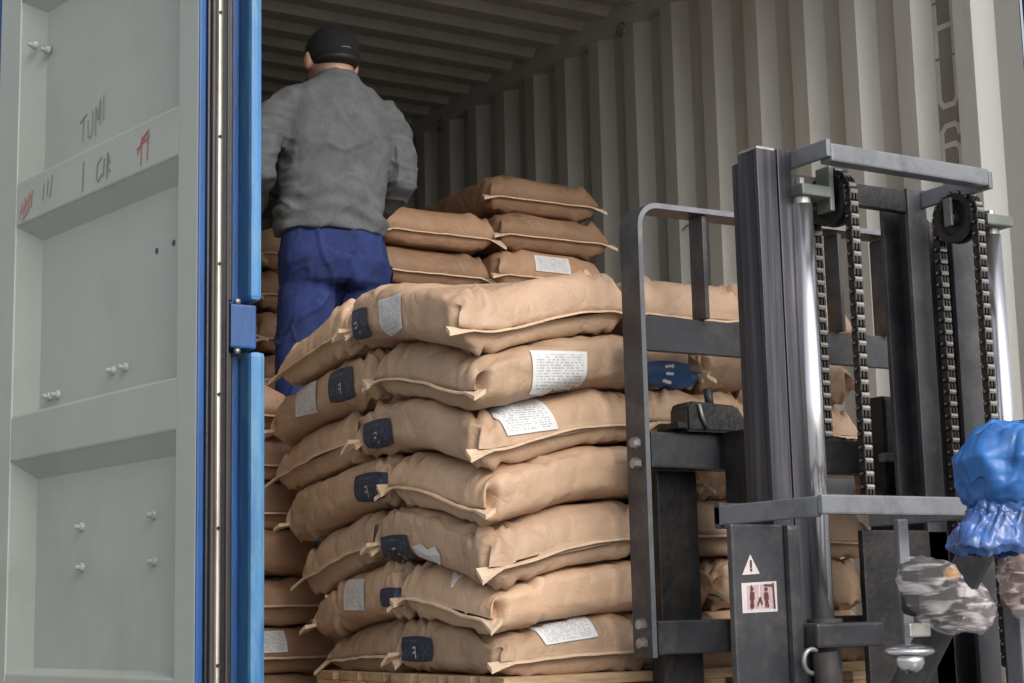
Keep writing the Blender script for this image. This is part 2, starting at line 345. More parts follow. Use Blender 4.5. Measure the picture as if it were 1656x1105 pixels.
for z, y in ((1.52, 5.30), (1.50, 5.02)):
    strokes('scuff', [[(0, 0), (.03, .012), (.07, 0)]], .008, lambda u, v: Vector((XR-.0215, y-u, z+v)), M['grey_ink'], ct)

# the opened left door, swung right round the corner
DA = radians(9); DO = Vector((1.301, 3.42, 0)); dd = Vector((-sin(DA), cos(DA), 0)); dt = Vector((cos(DA), sin(DA), 0))
def D(s, t, z): return DO + dd*s + dt*t + Vector((0, 0, z))
def dbox(bm, s0, s1, t0, t1, z0, z1, bev=.003, mi=0):
    vs = bx(bm, s0, s1, t0, t1, z0, z1, bev, mi)
    for v in vs: v.co = D(v.co.x, v.co.y, v.co.z)
dr = thing('container_door', 'pale inner face of the opened container door with ribs, bolts and marker scrawl', 'container door', D(0, 0, F_Z))
W = 1.078
rails = [(-.62, -.22), (-.215, -.09), (.41, .53), (1.035, 1.155), (1.66, 1.78), (2.28, 2.55)]
rails = [(-.24, -.125)] + rails[2:]
bm = bmesh.new(); dbox(bm, 0, .088, 0, .017, -.24, 2.55); obj('frame_stile', bm, M['pale'], dr)
bm = bmesh.new(); dbox(bm, .952, W, 0, .05, -.24, 2.55); obj('frame_stile', bm, M['pale'], dr)
for z0, z1 in rails:
    bm = bmesh.new(); dbox(bm, .0885, .9515, .001, .045, z0, z1, .006); obj('cross_rib', bm, M['pale'], dr)
for (a, b), (c, d) in zip(rails, rails[1:]):
    z0, z1 = b-.001, c+.001; bm = bmesh.new(); t1 = .038
    s_out, s_in, zt = (.088, .953), (.09, .86), .05
    g = [[D(.088, .004, z0), D(.088, .004, z1)], [D(.095, t1, z0+.012), D(.095, t1, z1-zt)], [D(.865, t1, z0+.012), D(.865, t1, z1-zt)], [D(.953, .004, z0), D(.953, .004, z1)]]
    V = [[bm.verts.new(p) for p in row] for row in g]
    bm.faces.new((V[1][0], V[2][0], V[2][1], V[1][1])); bm.faces.new((V[0][0], V[1][0], V[1][1], V[0][1]))
    bm.faces.new((V[2][0], V[3][0], V[3][1], V[2][1])); bm.faces.new((V[0][0], V[3][0], V[2][0], V[1][0])); bm.faces.new((V[0][1], V[1][1], V[2][1], V[3][1]))
    obj('recessed_panel', bm, M['pale'], dr)
bm = bmesh.new(); dbox(bm, .004, W-.012, .0505, .068, -.245, 2.555); obj('outer_skin', bm, M['blue'], dr)
bm = bmesh.new(); dbox(bm, -.004, .03, .001, .0185, -.24, 2.55, .004); obj('edge_strip', bm, M['blue'], dr)
bm = bmesh.new(); dbox(bm, -.010, .02, .019, .028, -.24, 2.55, .004); obj('door_gasket', bm, M['rubber'], dr)
bm = bmesh.new(); dbox(bm, -.016, .02, .0285, .038, -.24, 2.55, .004); obj('door_gasket', bm, M['brownrub'], dr)
bm = bmesh.new(); dbox(bm, -.024, .02, .0385, .0465, -.24, 2.55, .003); obj('seal_strip', bm, M['silver'], dr)
bm = bmesh.new(); dbox(bm, -.018, .02, .047, .066, -.24, 2.55, .005); obj('door_gasket', bm, M['rubber'], dr)
bm = bmesh.new(); dbox(bm, -.016, .02, .0665, .072, -.24, 2.55, .002); obj('door_gasket', bm, M['brownrub'], dr)
for k in range(9):
    bm = bmesh.new(); z = -.1+k*.29
    vs = cyl(bm, (-.0265, .0425, z), (-.023, .0425, z), .004, n=10)
    for v in vs: v.co = D(v.co.x, v.co.y, v.co.z)
    obj('seal_rivet', bm, M['forkdk'], dr)
for s, z, t in ((.884, 1.52, .012), (.845, 1.50, .03), (.459, .592, .038), (.396, .592, .038), (.80, .567, .036), (.755, .567, .038), (.608, .226, .038), (.251, .234, .038), (.604, .128, .038), (.245, .129, .038)):
    bm = bmesh.new(); vs = cyl(bm, (s, t+.003, z), (s, t-.009, z), .0125, .010, 12) + cyl(bm, (s, t-.0085, z), (s, t-.021, z), .0062, .0058, 8)
    for v in vs: v.co = D(v.co.x, v.co.y, v.co.z)
    obj('bolt_end', bm, M['pale'], dr)
for s, z in ((.252, .848), (.173, .853), (.93, .1)):
    bm = bmesh.new(); vs = cyl(bm, (s, .0374, z), (s, .039, z), .008 if s < .9 else .004, n=12)
    for v in vs: v.co = D(v.co.x, v.co.y, v.co.z)
    obj('drill_hole', bm, M['rubber'], dr)
def scr(polys, s0, z0, sc, t, m, wd=.006):
    strokes('marker_scrawl', [[(a*sc, b*sc) for a, b in p] for p in polys], wd, lambda u, v: D(s0-u, t, z0+v), m, dr)
scr([[(0, .8), (.5, 1)], [(.28, .95), (.22, .1)], [(.6, .75), (.62, .2), (.8, .1), (.92, .3), (.95, 1)], [(1.15, .1), (1.18, 1.1), (1.35, .6), (1.5, 1.3), (1.5, .4)], [(1.75, 1.35), (1.72, .5)]], .66, 1.195, .075, .0365, M['grey_ink'], .0035)
scr([[(0, 0), (.05, .9)]], .565, 1.052, .08, .0, M['grey_ink'])
scr([[(.0, .1), (.05, .6), (.35, .8)], [(.1, .0), (.4, .2)], [(.5, .1), (.55, .7)], [(.75, 0), (.8, .85), (.95, .5), (.75, .4), (1, .15)]], .49, 1.058, .072, .0, M['grey_ink'], .0048)
scr([[(0, .5), (1, .85)], [(.05, .3), (.3, .62)], [(.35, -.2), (.4, .9)], [(.3, .7), (.9, 1.05), (.4, .85), (.95, .6)], [(.85, -.1), (.95, 1.1)]], .285, 1.063, .06, .0, M['red'], .004)
scr([[(0, 0), (.2, .6), (.35, .1), (.5, .8), (.6, .2)], [(.1, .3), (1.1, .9)], [(.8, .1), (.9, .9), (1.1, .3), (1.2, 1)], [(.3, -.1), (.9, .3)]], .93, 1.052, .062, .0, M['redf'], .006)
scr([[(0, 0), (.1, .7)], [(.4, .1), (.5, .8)], [(.7, 0), (.9, .9)]], .79, 1.075, .06, .0, M['grey_ink'], .004)

# ------------------------------------------------------------ sacks
H, ZB = .127, -.135
AE = [0, .05, .065, .055, .045, .045, .045, .06]; YE = [3.92, 3.94, 3.98, 4.05, 4.12, 4.15, 4.12, 4.03]   # how far the far left ends sag
def zk(k, x, y):
    d = math.hypot((x-1.80)/.20, (y-3.05)/.22)
    w = min(1, k*.42)
    ye = YE[k]; e = math.exp(-((x-1.80)/.26)**2)
    dr_ = .068*math.exp(-d*d)*min(1, k*.6) + AE[k]*e*math.exp(-((max(0, ye-y))/.20)**2) - .012*w*e*math.exp(-((y-3.52)/.17)**2) + .012*w*math.exp(-((x-2.87)/.15)**2)
    return ZB + k*H - dr_ + .006*w*noise.noise(Vector((x*4, y*4, k*3.1)))
def sack_bm(axis, x0, x1, y0, y1, zlo, zhi, seed, nA=84, nF=84, tight=1.0):
    cx, cy = (x0+x1)/2, (y0+y1)/2
    L = (x1-x0 if axis == 'X' else y1-y0)/2; Wd = (y1-y0 if axis == 'X' else x1-x0)/2
    rnd = random.Random(seed); hemc = -.30+rnd.uniform(-.12, .10); bm = bmesh.new(); R = []; e0 = 1-rnd.uniform(.055, .075)/L
    ear = rnd.uniform(.03, .05); gus = rnd.uniform(.16, .26)
    folds = [(rnd.choice((-1, 1))*L*(1-.6*rnd.random()**1.8), rnd.choice((-1, 1))*Wd*rnd.uniform(.6, 1), rnd.uniform(-1.2, 1.2), rnd.uniform(.03, .10), rnd.uniform(.12, .32)) for _ in range(16)]
    def crease(u, v):
        t = 0
        for fu, fv, an, ln, am in folds:
            du, dv = u-fu, v-fv
            if abs(du) > .2 or abs(dv) > .2: continue
            p, q = du*cos(an)+dv*sin(an), -du*sin(an)+dv*cos(an)
            t -= am*math.exp(-(q/.0065)**2)*math.exp(-(p/ln)**2) - am*.5*math.exp(-((q-.012)/.009)**2)*math.exp(-(p/ln)**2)
        return t
    def place(a, b, c):
        x, y = (cx+a*L, cy+b*Wd) if axis == 'X' else (cx+b*Wd, cy+a*L)
        lo, hi = zlo(x, y), zhi(x, y); return Vector((x, y, lo+(hi-lo)*(c+1)/2))
    As = [math.copysign(1-(1-abs(t))**1.7, t) for t in [-1+2*i/nA for i in range(nA+1)]]
    for a in As:
        ea = abs(a); ft = max(0, 1-(max(0, ea-e0)/(1-e0))**2.3)**.5; fb = max(0, 1-(max(0, min(1, ea/.972)-.93)/.07)**2.2)**.5; ring = []
        for j in range(nF):
            t = 2*pi*j/nF; b = math.copysign(abs(cos(t))**.38, cos(t)); c = math.copysign(abs(sin(t))**.50, sin(t))
            P = Vector((a*L*7, b*Wd*7, seed*1.7))
            cr = noise.noise(Vector((b*9+seed, a*1.2, c*1.5)))*ea**7*.55 + crease(a*L, b*Wd) + noise.noise(P)*.10 + noise.noise(P*2.7+Vector((0, 0, c*2)))*.05
            rg = (1-abs(noise.noise(P*1.3+Vector((3, 1, c*1.3)))*2))**4*.10
            cc = c*(1-.05*rnd.random()*0) ; cc = cc + (cr - rg)*(1 if c > 0 else .5)
            f = ft if cc > hemc else fb
            cf = hemc + (cc-hemc)*f
            pinch = 1 - (ear*.5 + gus*math.exp(-((c-.05)/.45)**2)*abs(b)**3)*math.exp(-((ea-.925)/.038)**2)*(1 if abs(b) > .75 else 0)
            bf = b*(.985)*pinch + .012*noise.noise(Vector((a*5, c*3+seed, b)))*(1-ea**8)
            # sides belly out between the seams
            af = a*(1-.03*(1-b*b)*0) + math.copysign(.012, a)*ea**12*noise.noise(Vector((b*3, seed, 0)))
            ring.append(bm.verts.new(place(af, bf, cf)))
        R.append(ring)
    for a, b in zip(R, R[1:]):
        for k in range(nF): bm.faces.new((a[k], b[k], b[(k+1) % nF], a[(k+1) % nF]))
    bm.faces.new(R[0]); bm.faces.new(R[-1][::-1])
    bmesh.ops.recalc_face_normals(bm, faces=bm.faces)
    hems = []
    for s in (-1, 1):
        hb = bmesh.new(); hr = (rnd.uniform(.25, .95), rnd.uniform(.25, .95)); nb = 36; prof = []
        for i in range(nb+1):
            b = -1.02+2.04*i/nb; wv = noise.noise(Vector((b*3.5, seed+s*5, 1)))
            earb = max(0, (abs(b)-.84)/.18)**1.5
            root = place(s*(.985+.012*noise.noise(Vector((b*3, seed, 0)))), b*.975, hemc)
            out = Vector((s, 0, 0)) if axis == 'X' else Vector((0, s, 0)); sd_ = Vector((0, b, 0)) if axis == 'X' else Vector((b, 0, 0))
            root = root + sd_*.022*earb + Vector((0, 0, -.006*earb))
            ln = .012 + .003*wv + .016*earb*hr[0 if b < 0 else 1]
            tip = root + out*ln + Vector((0, 0, -.004+.003*wv - .026*earb*hr[0 if b < 0 else 1])) + sd_*.004*earb
            th = Vector((0, 0, .0022+.003*min(1, earb)))
            prof.append((root-th-out*.008, tip-th, tip+th, root+th-out*.008))
        V = [[hb.verts.new(p) for p in q] for q in prof]
        for p, q in zip(V, V[1:]):
            for k in range(4): hb.faces.new((p[k], p[(k+1) % 4], q[(k+1) % 4], q[k]))
        hb.faces.new(V[0][::-1]); hb.faces.new(V[-1]); bmesh.ops.recalc_face_normals(hb, faces=hb.faces)
        hems.append(hb)
    return bm, hems
BV = {}
def sack(label, axis, x0, x1, y0, y1, zlo, zhi, seed, m, group):
    bm, hems = sack_bm(axis, x0, x1, y0, y1, zlo, zhi, seed)
    bm.verts.ensure_lookup_table()
    bvh = BVHTree.FromBMesh(bm)
    org = Vector(((x0+x1)/2, (y0+y1)/2, min(v.co.z for v in bm.verts)))
    o = obj('paper_sack', bm, m, None, True, origin=org); tag(o, label, 'sack', group); BV[o.name] = bvh
    for h in hems: obj('sewn_hem', h, M['hem'], o, False)
    return o
def project(o, face, p, lift):
    bvh = BV[o.name]; u, z = p
    org, d = (Vector((u, 0, z)), Vector((0, 1, 0))) if face == 'F' else (Vector((0, u, z)), Vector((1, 0, 0)))
    h = bvh.ray_cast(org, d)
    if h[0] is None:
        h = bvh.find_nearest(Vector((u, 3.05, z)) if face == 'F' else Vector((1.8, u, z)))
    n = h[1] if h[1].dot(d) < 0 else -h[1]
    return h[0] + (n*.6-d*.4)*lift
def decal(name, o, face, q, m, rnd=0, lift=.0035, nu=18, nv=12):
    """q: four corners (u, z): upper-left, upper-right, lower-right, lower-left; follows the paper underneath"""
    q = [Vector(p) for p in q]; g = []
    for i in range(nu+1):
        row = []
        for j in range(nv+1):
            u, v = i/nu*2-1, j/nv*2-1
            if rnd: u, v = u*math.sqrt(1-rnd*v*v/2), v*math.sqrt(1-rnd*u*u/2)
            u, v = (u+1)/2, (v+1)/2
            p = (q[3]*(1-u)+q[2]*u)*(1-v) + (q[0]*(1-u)+q[1]*u)*v
            row.append(project(o, face, p, lift))
        g.append(row)
    bm = bmesh.new(); sheet(bm, g, uv=True); return obj(name, bm, m, o, True)
def rect(u0, z0, u1, z1, sl=0): return [(u0, z0), (u1, z0+sl), (u1, z1+sl), (u0, z1)]

GL = 'brown paper sacks on the forklift pallet'
ordn = ['top', 'second', 'third', 'fourth', 'fifth', 'sixth', 'bottom']
dxs = [-.055, -.02, -.01, 0, .0, .015, .03]
deep = [4.03, 4.15, 4.15, 4.09, 4.0, 3.96, 3.92]
S = {}
for i in range(7):
    k = 6-i; lo = (lambda x, y, k=k: zk(k, x, y)-.002); hi = (lambda x, y, k=k: zk(k+1, x, y)-.001 + (.012 if k == 6 else 0))
    xa = 1.80+dxs[i]; yb = deep[i]; xe = 2.90 + (0 if i > 2 else -.01); nm = ordn[i]; sd_ = 11*i+3
    jj = random.Random(i).uniform
    if i % 2 == 0:
        w1 = .463 if i == 0 else .437; xs = [xa, xa+w1, xa+w1+(xe-xa-w1)*.52, xe]; ym = {0: 3.60, 2: 3.64, 4: 3.58, 6: 3.52}[i]
        wh = ['front left corner sack of the %s layer on the pallet, its sewn end facing out', 'middle front sack of the %s layer, seen behind the backrest', 'right front sack of the %s layer, seen between the mast rails']
        for j in range(3):
            S[i, j] = sack(wh[j] % nm, 'Y', xs[j]+.002, xs[j+1]-.002, 3.045+jj(-.01, .012), ym+jj(-.01, .01), lo, hi, sd_+j, M['kraft'], GL)
        xm = (xa+xe)/2
        S[i, 3] = sack('rear left sack of the %s pallet layer with its sewn end on the left side' % nm, 'X', xa+.012, xm, ym+.01, yb, lo, hi, sd_+4, M['kraft'], GL)
        S[i, 4] = sack('rear right sack of the %s pallet layer, hidden behind the load' % nm, 'X', xm, xe, ym+.01, yb, lo, hi, sd_+5, M['kraft'], GL)
    else:
        xm = {1: xa+.622, 3: xa+.58, 5: xa+.60}[i]; ym = {1: 3.52, 3: 3.49, 5: 3.46}[i]
        S[i, 0] = sack('front left sack of the %s pallet layer, lying along the front' % nm, 'X', xa, xm-.002, 3.045+jj(-.01, .01), ym, lo, hi, sd_, M['kraft'], GL)
        S[i, 1] = sack('front right sack of the %s pallet layer, seen behind the forklift mast' % nm, 'X', xm+.002, xe, 3.05+jj(-.01, .01), ym, lo, hi, sd_+1, M['kraft'], GL)
        w3 = (xe-xa)/3
        for j in range(3):
            S[i, 2+j] = sack(['rear left sack of the %s pallet layer lying lengthwise on the left side', 'rear middle sack of the %s pallet layer, hidden inside the load', 'rear right sack of the %s pallet layer, hidden behind the load'][j] % nm, 'Y', xa+j*w3+.004, xa+(j+1)*w3-.002, ym+.008, yb, lo, hi, sd_+2+j, M['kraft'], GL)
# labels and prints
decal('white_label', S[1, 0], 'F', [(1.927, .560), (2.07, .566), (2.067, .478), (1.924, .466)], M['paper'])
decal('blue_print', S[1, 0], 'F', rect(2.21, .560, 2.398, .502, -.004), M['blueprint'], rnd=.9)
decal('white_label', S[2, 0], 'F', [(1.845, .455), (1.977, .462), (1.998, .392), (1.868, .372)], M['paper'])
decal('white_label', S[6, 0], 'F', [(1.933, -.024), (2.077, -.008), (2.088, -.060), (1.952, -.074)], M['paper'])
decal('blue_print', S[3, 0], 'F', rect(2.235, .300, 2.345, .252), M['blueprint'], rnd=.5)
decal('blue_print', S[5, 0], 'F', rect(2.235, .080, 2.335, .030), M['blueprint'], rnd=.5)
decal('white_label', S[3, 1], 'F', rect(2.735, .300, 2.86, .246), M['wpaper'])
def L(i, j, y1, z1, y0, z0, m, nm, r=0):
    z1 += .006; z0 += .006
    decal(nm, S[i, j], 'L', [(y1, z1), (y0, z1), (y0, z0), (y1, z0)], M[m], rnd=r)
L(0, 0, 3.585, .715, 3.48, .645, 'navy', 'blue_print', .45); L(0, 0, 3.42, .715, 3.31, .635, 'paper', 'white_label')
L(1, 2, 3.775, .597, 3.63, .515, 'navy', 'blue_print', .45); L(1, 2, 3.973, .585, 3.85, .505, 'paper', 'white_label')
L(2, 0, 3.60, .45, 3.45, .385, 'navy', 'blue_print', .45)
L(3, 2, 3.674, .330, 3.52, .262, 'navy', 'blue_print', .45)
L(4, 0, 3.54, .175, 3.39, .110, 'navy', 'blue_print', .45)
L(5, 2, 3.765, .078, 3.655, .005, 'paper', 'white_label'); L(5, 2, 3.57, .055, 3.475, .010, 'navy', 'blue_print', .45)
L(6, 0, 3.50, -.058, 3.34, -.115, 'navy', 'blue_print', .45)
# torn white scraps
def scrap(o, face, pts):
    bm = bmesh.new(); c = project(o, face, (sum(p[0] for p in pts)/len(pts), sum(p[1] for p in pts)/len(pts)), .006)
    cv = bm.verts.new(c); vs = [bm.verts.new(project(o, face, p, .005)) for p in pts]
    for a, b in zip(vs, vs[1:]+vs[:1]): bm.faces.new((cv, a, b))
    obj('torn_label', bm, M['wpaper'], o)
scrap(S[4, 0], 'L', [(3.375, .150), (3.33, .155), (3.30, .14), (3.265, .145), (3.24, .125), (3.27, .105), (3.31, .112), (3.375, .100)])
scrap(S[5, 0], 'L', [(3.27, .088), (3.21, .090), (3.235, .052)])
# pale glyphs on the blue prints
def glyph(o, face, polys, wd, u0, z0, sc, m='wpaper'):
    strokes('print_mark', [[(a*sc, b*sc) for a, b in p] for p in polys], wd, lambda u, v: project(o, face, (u0+u, z0+v), .0055), M[m], o)
glyph(S[1, 0], 'F', [[(0, .9), (.6, 1), (.6, 0), (0, .1)], [(.1, .5), (.6, .5)]], .006, 2.285, .512, .036)
glyph(S[3, 0], 'F', [[(0, 1), (.5, 1), (.5, 0), (0, 0)], [(0, .5), (.5, .5)]], .005, 2.295, .262, .028)
glyph(S[5, 0], 'F', [[(0, 1), (.3, .2), (.5, 0)]], .003, 2.265, .045, .05)
for (i, j), y, z in (((0, 0), 3.535, .665), ((1, 2), 3.70, .540), ((2, 0), 3.525, .402), ((3, 2), 3.60, .28), ((4, 0), 3.465, .128), ((6, 0), 3.42, -.10)):
    glyph(S[i, j], 'L', [[(0, 0), (0, 1)], [(0, 1), (.45, .9)], [(0, .5), (.4, .45)]], .0042, y, z, .024, 'silver')

# ------------------------------------------------------------ pallet
pa = thing('wooden_pallet', 'light wooden pallet under the brown paper sacks on the forks', 'pallet', (2.34, 3.5, -.28))
for k in range(7): box('deck_board', 1.83, 2.90, 3.03+k*.137, 3.03+k*.137+.10, ZB-.024, ZB-.002, M['wood'], pa, .002)
for x in (1.83, 2.315, 2.80): box('stringer_board', x, x+.10, 3.031, 3.95, ZB-.046, ZB-.0245, M['wood'], pa, .002)
for x in (1.83, 2.315, 2.80):
    for y in (3.032, 3.44, 3.85): box('block', x+.001, x+.099, y, y+.098, ZB-.126, ZB-.0465, M['wood'], pa, .002)
    box('bottom_board', x, x+.10, 3.03, 3.95, ZB-.144, ZB-.1265, M['wood'], pa, .002)

# ------------------------------------------------------------ sacks deeper inside
flat = lambda z: (lambda x, y: z)
protos = []
for s in range(4):
    bm, hems = sack_bm('Y', -.235, .235, 0, .62, flat(0), flat(.139), 200+s, 30, 40)
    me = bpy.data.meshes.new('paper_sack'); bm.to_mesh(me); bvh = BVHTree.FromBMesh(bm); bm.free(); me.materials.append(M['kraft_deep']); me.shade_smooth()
    hm = []
    for h in hems:
        m2 = bpy.data.meshes.new('sewn_hem'); h.to_mesh(m2); h.free(); m2.materials.append(M['hem']); hm.append(m2)
    protos.append((me, hm, bvh))
def put(x, y, z, s, label, group, sx=1, sz=1, rz=0):
    me, hm, bvh = protos[s % 4]
    o = bpy.data.objects.new('paper_sack', me); COL.objects.link(o); o.location = (x, y, z); o.scale = (sx, 1, sz); o.rotation_euler = (0, 0, rz)
    tag(o, label, 'sack', group)
    for m2 in hm: c = bpy.data.objects.new('sewn_hem', m2); COL.objects.link(c); c.parent = o
    return o
GR = 'brown paper sacks stacked across the container behind the worker'
rr = random.Random(3)
cols = [(2.90, .485, 12.55, 1.47), (3.395, .50, 13, 1.635), (2.43, .46, 11.5, 1.33), (1.96, .46, 11.5, 1.33)]
for ci, (x, wd, _, top) in enumerate(cols):
    n = round((top-F_Z)/.1475); h = (top-F_Z)/n
    for k in range(n):
        d = n-1-k
        lab = 'unseen sack low in the stack at the back, behind the loaded pallet'
        if ci == 0 and d < 2: lab = ['topmost sack of the column just right of the worker in the container', 'second sack from the top in the column just right of the worker'][d]
        elif ci == 1 and d < 3: lab = ['topmost sack of all, lying against the right ribbed wall in the dark', 'sack under the topmost one beside the right ribbed wall', 'third sack down by the right wall with a white label on its end'][d]
        elif ci == 2 and d < 6: lab = ['topmost', 'second', 'third', 'fourth', 'fifth', 'sixth'][d]+' dark sack end from the top, between the blue post and the worker'
        o = put(x+rr.uniform(-.015, .015), 5.2+rr.uniform(-.02, .02), F_Z+k*h, rr.randrange(4), lab, GR, wd/.47, h/.139, rr.uniform(-.02, .02))
        if ci == 1 and d == 2:
            bm = bmesh.new(); g = [[Vector((u, 0, v)) for v in (.062, .09, .122)] for u in (-.075, -.02, .035, .075)]
            bv = protos[[p[0] for p in protos].index(o.data)][2]; gg = []
            for row in g:
                r_ = []
                for p in row:
                    hh = bv.ray_cast(Vector((p.x, -1, p.z)), Vector((0, 1, 0))); r_.append((hh[0]+Vector((0, -.004, 0))) if hh[0] else p)
                gg.append(r_)
            sheet(bm, gg, uv=True); me = bpy.data.meshes.new('white_label'); bm.to_mesh(me); bm.free(); me.materials.append(M['paper'])
            c = bpy.data.objects.new('white_label', me); COL.objects.link(c); c.parent = o
for j, (x, z) in enumerate(((2.75, 1.33), (3.15, 1.36), (2.3, 1.36))):      # a second row further in, only its crest shows
    put(x, 5.95, z, j, ['crest of a darker sack behind the worker, further down the container', 'darker sack crest left of the topmost sack, further down the container', 'unseen dark sack ahead of the worker, further down the container'][j], GR, 1.0, 1.2, .1*j)
    for q in range(9, 11): put(x, 5.95, F_Z+q*.149, (j+q), 'unseen sack low in the stack at the back, behind the loaded pallet', GR, 1.0, 1.07)
GN = 'brown paper sacks stacked just inside the left wall of the container'
hl = .13
for k in range(7):
    lab = ['lowest sack just right of the blue post, in the stack inside', 'second lowest sack inside, just right of the blue post, with a white label', 'third sack from the floor in the stack beside the blue post', 'fourth sack from the floor in the stack beside the blue post', 'fifth sack from the floor in the stack beside the blue post', 'sixth sack from the floor in the stack beside the blue post', 'topmost sack of the dark stack between the blue post and the pallet load'][k]
    xr = (2.03, 2.02, 1.99, 1.97, 1.94, 1.92, 1.885)[k]; z0 = F_Z+k*hl+.0
    bm, hems = sack_bm('Y' if k != 3 else 'X', 1.53, xr, 4.20+(k % 3)*.01, 4.545, flat(z0), flat(z0+hl), 300+k, 36, 44)
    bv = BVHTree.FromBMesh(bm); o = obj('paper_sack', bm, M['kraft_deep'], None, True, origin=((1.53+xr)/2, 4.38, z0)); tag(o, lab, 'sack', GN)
    for h in hems: obj('sewn_hem', h, M['hem'], o)
    if k == 1:
        gg = [[(bv.ray_cast(Vector((u, 3, v)), Vector((0, 1, 0)))[0] or Vector((u, 4.2, v)))+Vector((0, -.004, 0)) for v in (z0+.055, z0+.085, z0+.112)] for u in (1.74, 1.79, 1.83, 1.865)]
        bm = bmesh.new(); sheet(bm, gg, uv=True); obj('white_label', bm, M['paper'], o)
for k in range(2):
    for c in range(2): put(2.1+c*.475, 4.56, F_Z+k*hl, k+c, 'unseen sack that the worker stands on behind the loaded pallet', GN, 1.0, hl/.139*1.02)

# ------------------------------------------------------------ worker (back to us, sorting sacks)
FZ = F_Z+2*hl+.006
WY = .10
wk = thing('person', 'worker seen from behind in grey long sleeved shirt, blue trousers and black cap', 'person', (2.21, 4.66, FZ))
SR = [(2.31, 4.68, 1.615), (2.378, 4.665, 1.59), (2.415, 4.65, 1.53), (2.438, 4.64, 1.45), (2.445, 4.64, 1.37), (2.430, 4.72, 1.315), (2.405, 4.83, 1.285), (2.39, 4.90, 1.275)]
SL = [(2.14, 4.68, 1.61), (2.065, 4.67, 1.59), (2.005, 4.655, 1.53), (1.965, 4.64, 1.44), (1.945, 4.64, 1.36), (1.97, 4.73, 1.31), (2.00, 4.84, 1.285), (2.02, 4.90, 1.275)]
LR = [(2.296, 4.66, 1.08), (2.330, 4.655, .80), (2.338, 4.65, .50), (2.33, 4.66, .25), (2.33, 4.66, FZ+.07)]
LL = [(2.120, 4.66, 1.08), (2.092, 4.66, .80), (2.085, 4.655, .50), (2.095, 4.67, .25), (2.095, 4.67, FZ+.07)]
TOR = [(1.07, 2.205, 4.66, .13, .09), (1.15, 2.21, 4.66, .15, .10), (1.3, 2.212, 4.66, .155, .105), (1.45, 2.22, 4.665, .175, .11), (1.58, 2.228, 4.675, .18, .10), (1.64, 2.23, 4.68, .13, .08), (1.68, 2.235, 4.69, .058, .06), (1.74, 2.237, 4.71, .052, .058)]
bm = bmesh.new(); rings(bm, TOR)
sph(bm, (2.237, 4.735, 1.782), .074, .096, .106, 24); sph(bm, (2.237, 4.80, 1.735), .05, .05, .055)
sph(bm, (2.237, 4.842, 1.765), .012, .018, .022, 10)
for s in (-1, 1):
    sph(bm, (2.237+s*.083, 4.735, 1.768), .012, .022, .034, 12)
    bm2 = SR if s == 1 else SL; tube(bm, bm2, [.05, .05, .046, .04, .037, .035, .03, .025])
    tube(bm, LR if s == 1 else LL, [.070, .060, .055, .045, .042])
    t = (LR if s == 1 else LL)[-1]; tube(bm, [(t[0], t[1]-.04, FZ+.04), (t[0]+s*.01, t[1]+.08, FZ+.035), (t[0]+s*.02, t[1]+.17, FZ+.03)], [.035, .037, .022])
    hx, hy, hz = (SR if s == 1 else SL)[-1]       # palm and fingers curling over a sack edge
    i = -s
    tube(bm, [(hx, hy-.02, hz), (hx+i*.006, hy+.03, hz-.004), (hx+i*.012, hy+.085, hz-.014)], [.024, .036, .034])
    for f, (dx, ln) in enumerate(((-.030, .072), (-.010, .082), (.011, .077), (.031, .060))):
        p = Vector((hx+i*.012+dx, hy+.08, hz-.014)); a = Vector((dx*.25, .9, -.25)).normalized(); b = Vector((dx*.1, .45, -.9)).normalized(); c = Vector((0, .0, -1))
        tube(bm, [p, p+a*ln*.42, p+a*ln*.42+b*ln*.33, p+a*ln*.42+b*ln*.33+c*ln*.25], [.0105, .010, .009, .0075], 8)
    p = Vector((hx+i*.035, hy+.03, hz-.008)); tube(bm, [p, p+Vector((i*.022, .03, -.012)), p+Vector((i*.024, .055, -.03))], [.012, .0105, .008], 8)
remeshed('body', bm, .0065, 3, M['skin'], wk)
def fold(co):
    z = co.z; h = math.exp(-((z-1.24)/.06)**2)
    d = .008*noise.noise(Vector((co.x*7, co.y*7, z*5))) + .006*(1-abs(noise.noise(Vector((co.x*9-z*6, co.y*5, z*6+co.x*3))))*4)*(.4+h) + .004*noise.noise(Vector((co.x*18, co.y*18, z*11)))
    d += .005*h*sin(z*95+co.x*5+5*noise.noise(Vector((co.x*5, co.y*5, 1))))
    diag = noise.noise(Vector((co.x*6+z*5, z*9-co.x*9, 2))); d += .006*diag*abs(diag)*2
    q = Vector((co.x*5+z*2.5, co.y*4, z*5-co.x*4)); q += Vector((noise.noise(q*.8), 0, noise.noise(q*.8+Vector((5, 5, 5)))))*.8
    r1 = max(0, 1-abs(noise.noise(q))*7); d += .0055*r1*r1 - .003
    q2 = Vector((co.x*9-z*5, co.y*6, z*10+co.x*3)); r2 = max(0, 1-abs(noise.noise(q2))*6); d += .003*r2*r2
    if co.x > 2.375 or co.x < 2.05:
        r3 = max(0, 1-abs(noise.noise(Vector((co.x*4, co.y*5, z*17))))*5); d += .006*r3*r3
    return d
bm = bmesh.new()
rings(bm, [(1.175, 2.195, 4.66, .176, .125), (1.205, 2.195, 4.66, .180, .128), (1.27, 2.198, 4.66, .170, .12), (1.36, 2.205, 4.66, .174, .12), (1.46, 2.213, 4.665, .190, .128), (1.55, 2.22, 4.67, .196, .124), (1.615, 2.225, 4.675, .182, .108), (1.66, 2.23, 4.68, .135, .092), (1.70, 2.235, 4.69, .076, .078), (1.725, 2.236, 4.70, .063, .068)], 40)
for P in (SR, SL): tube(bm, P[:-1]+[Vector(P[-2]).lerp(Vector(P[-1]), .3)], [.058, .064, .060, .053, .050, .046, .040, .036], 18)
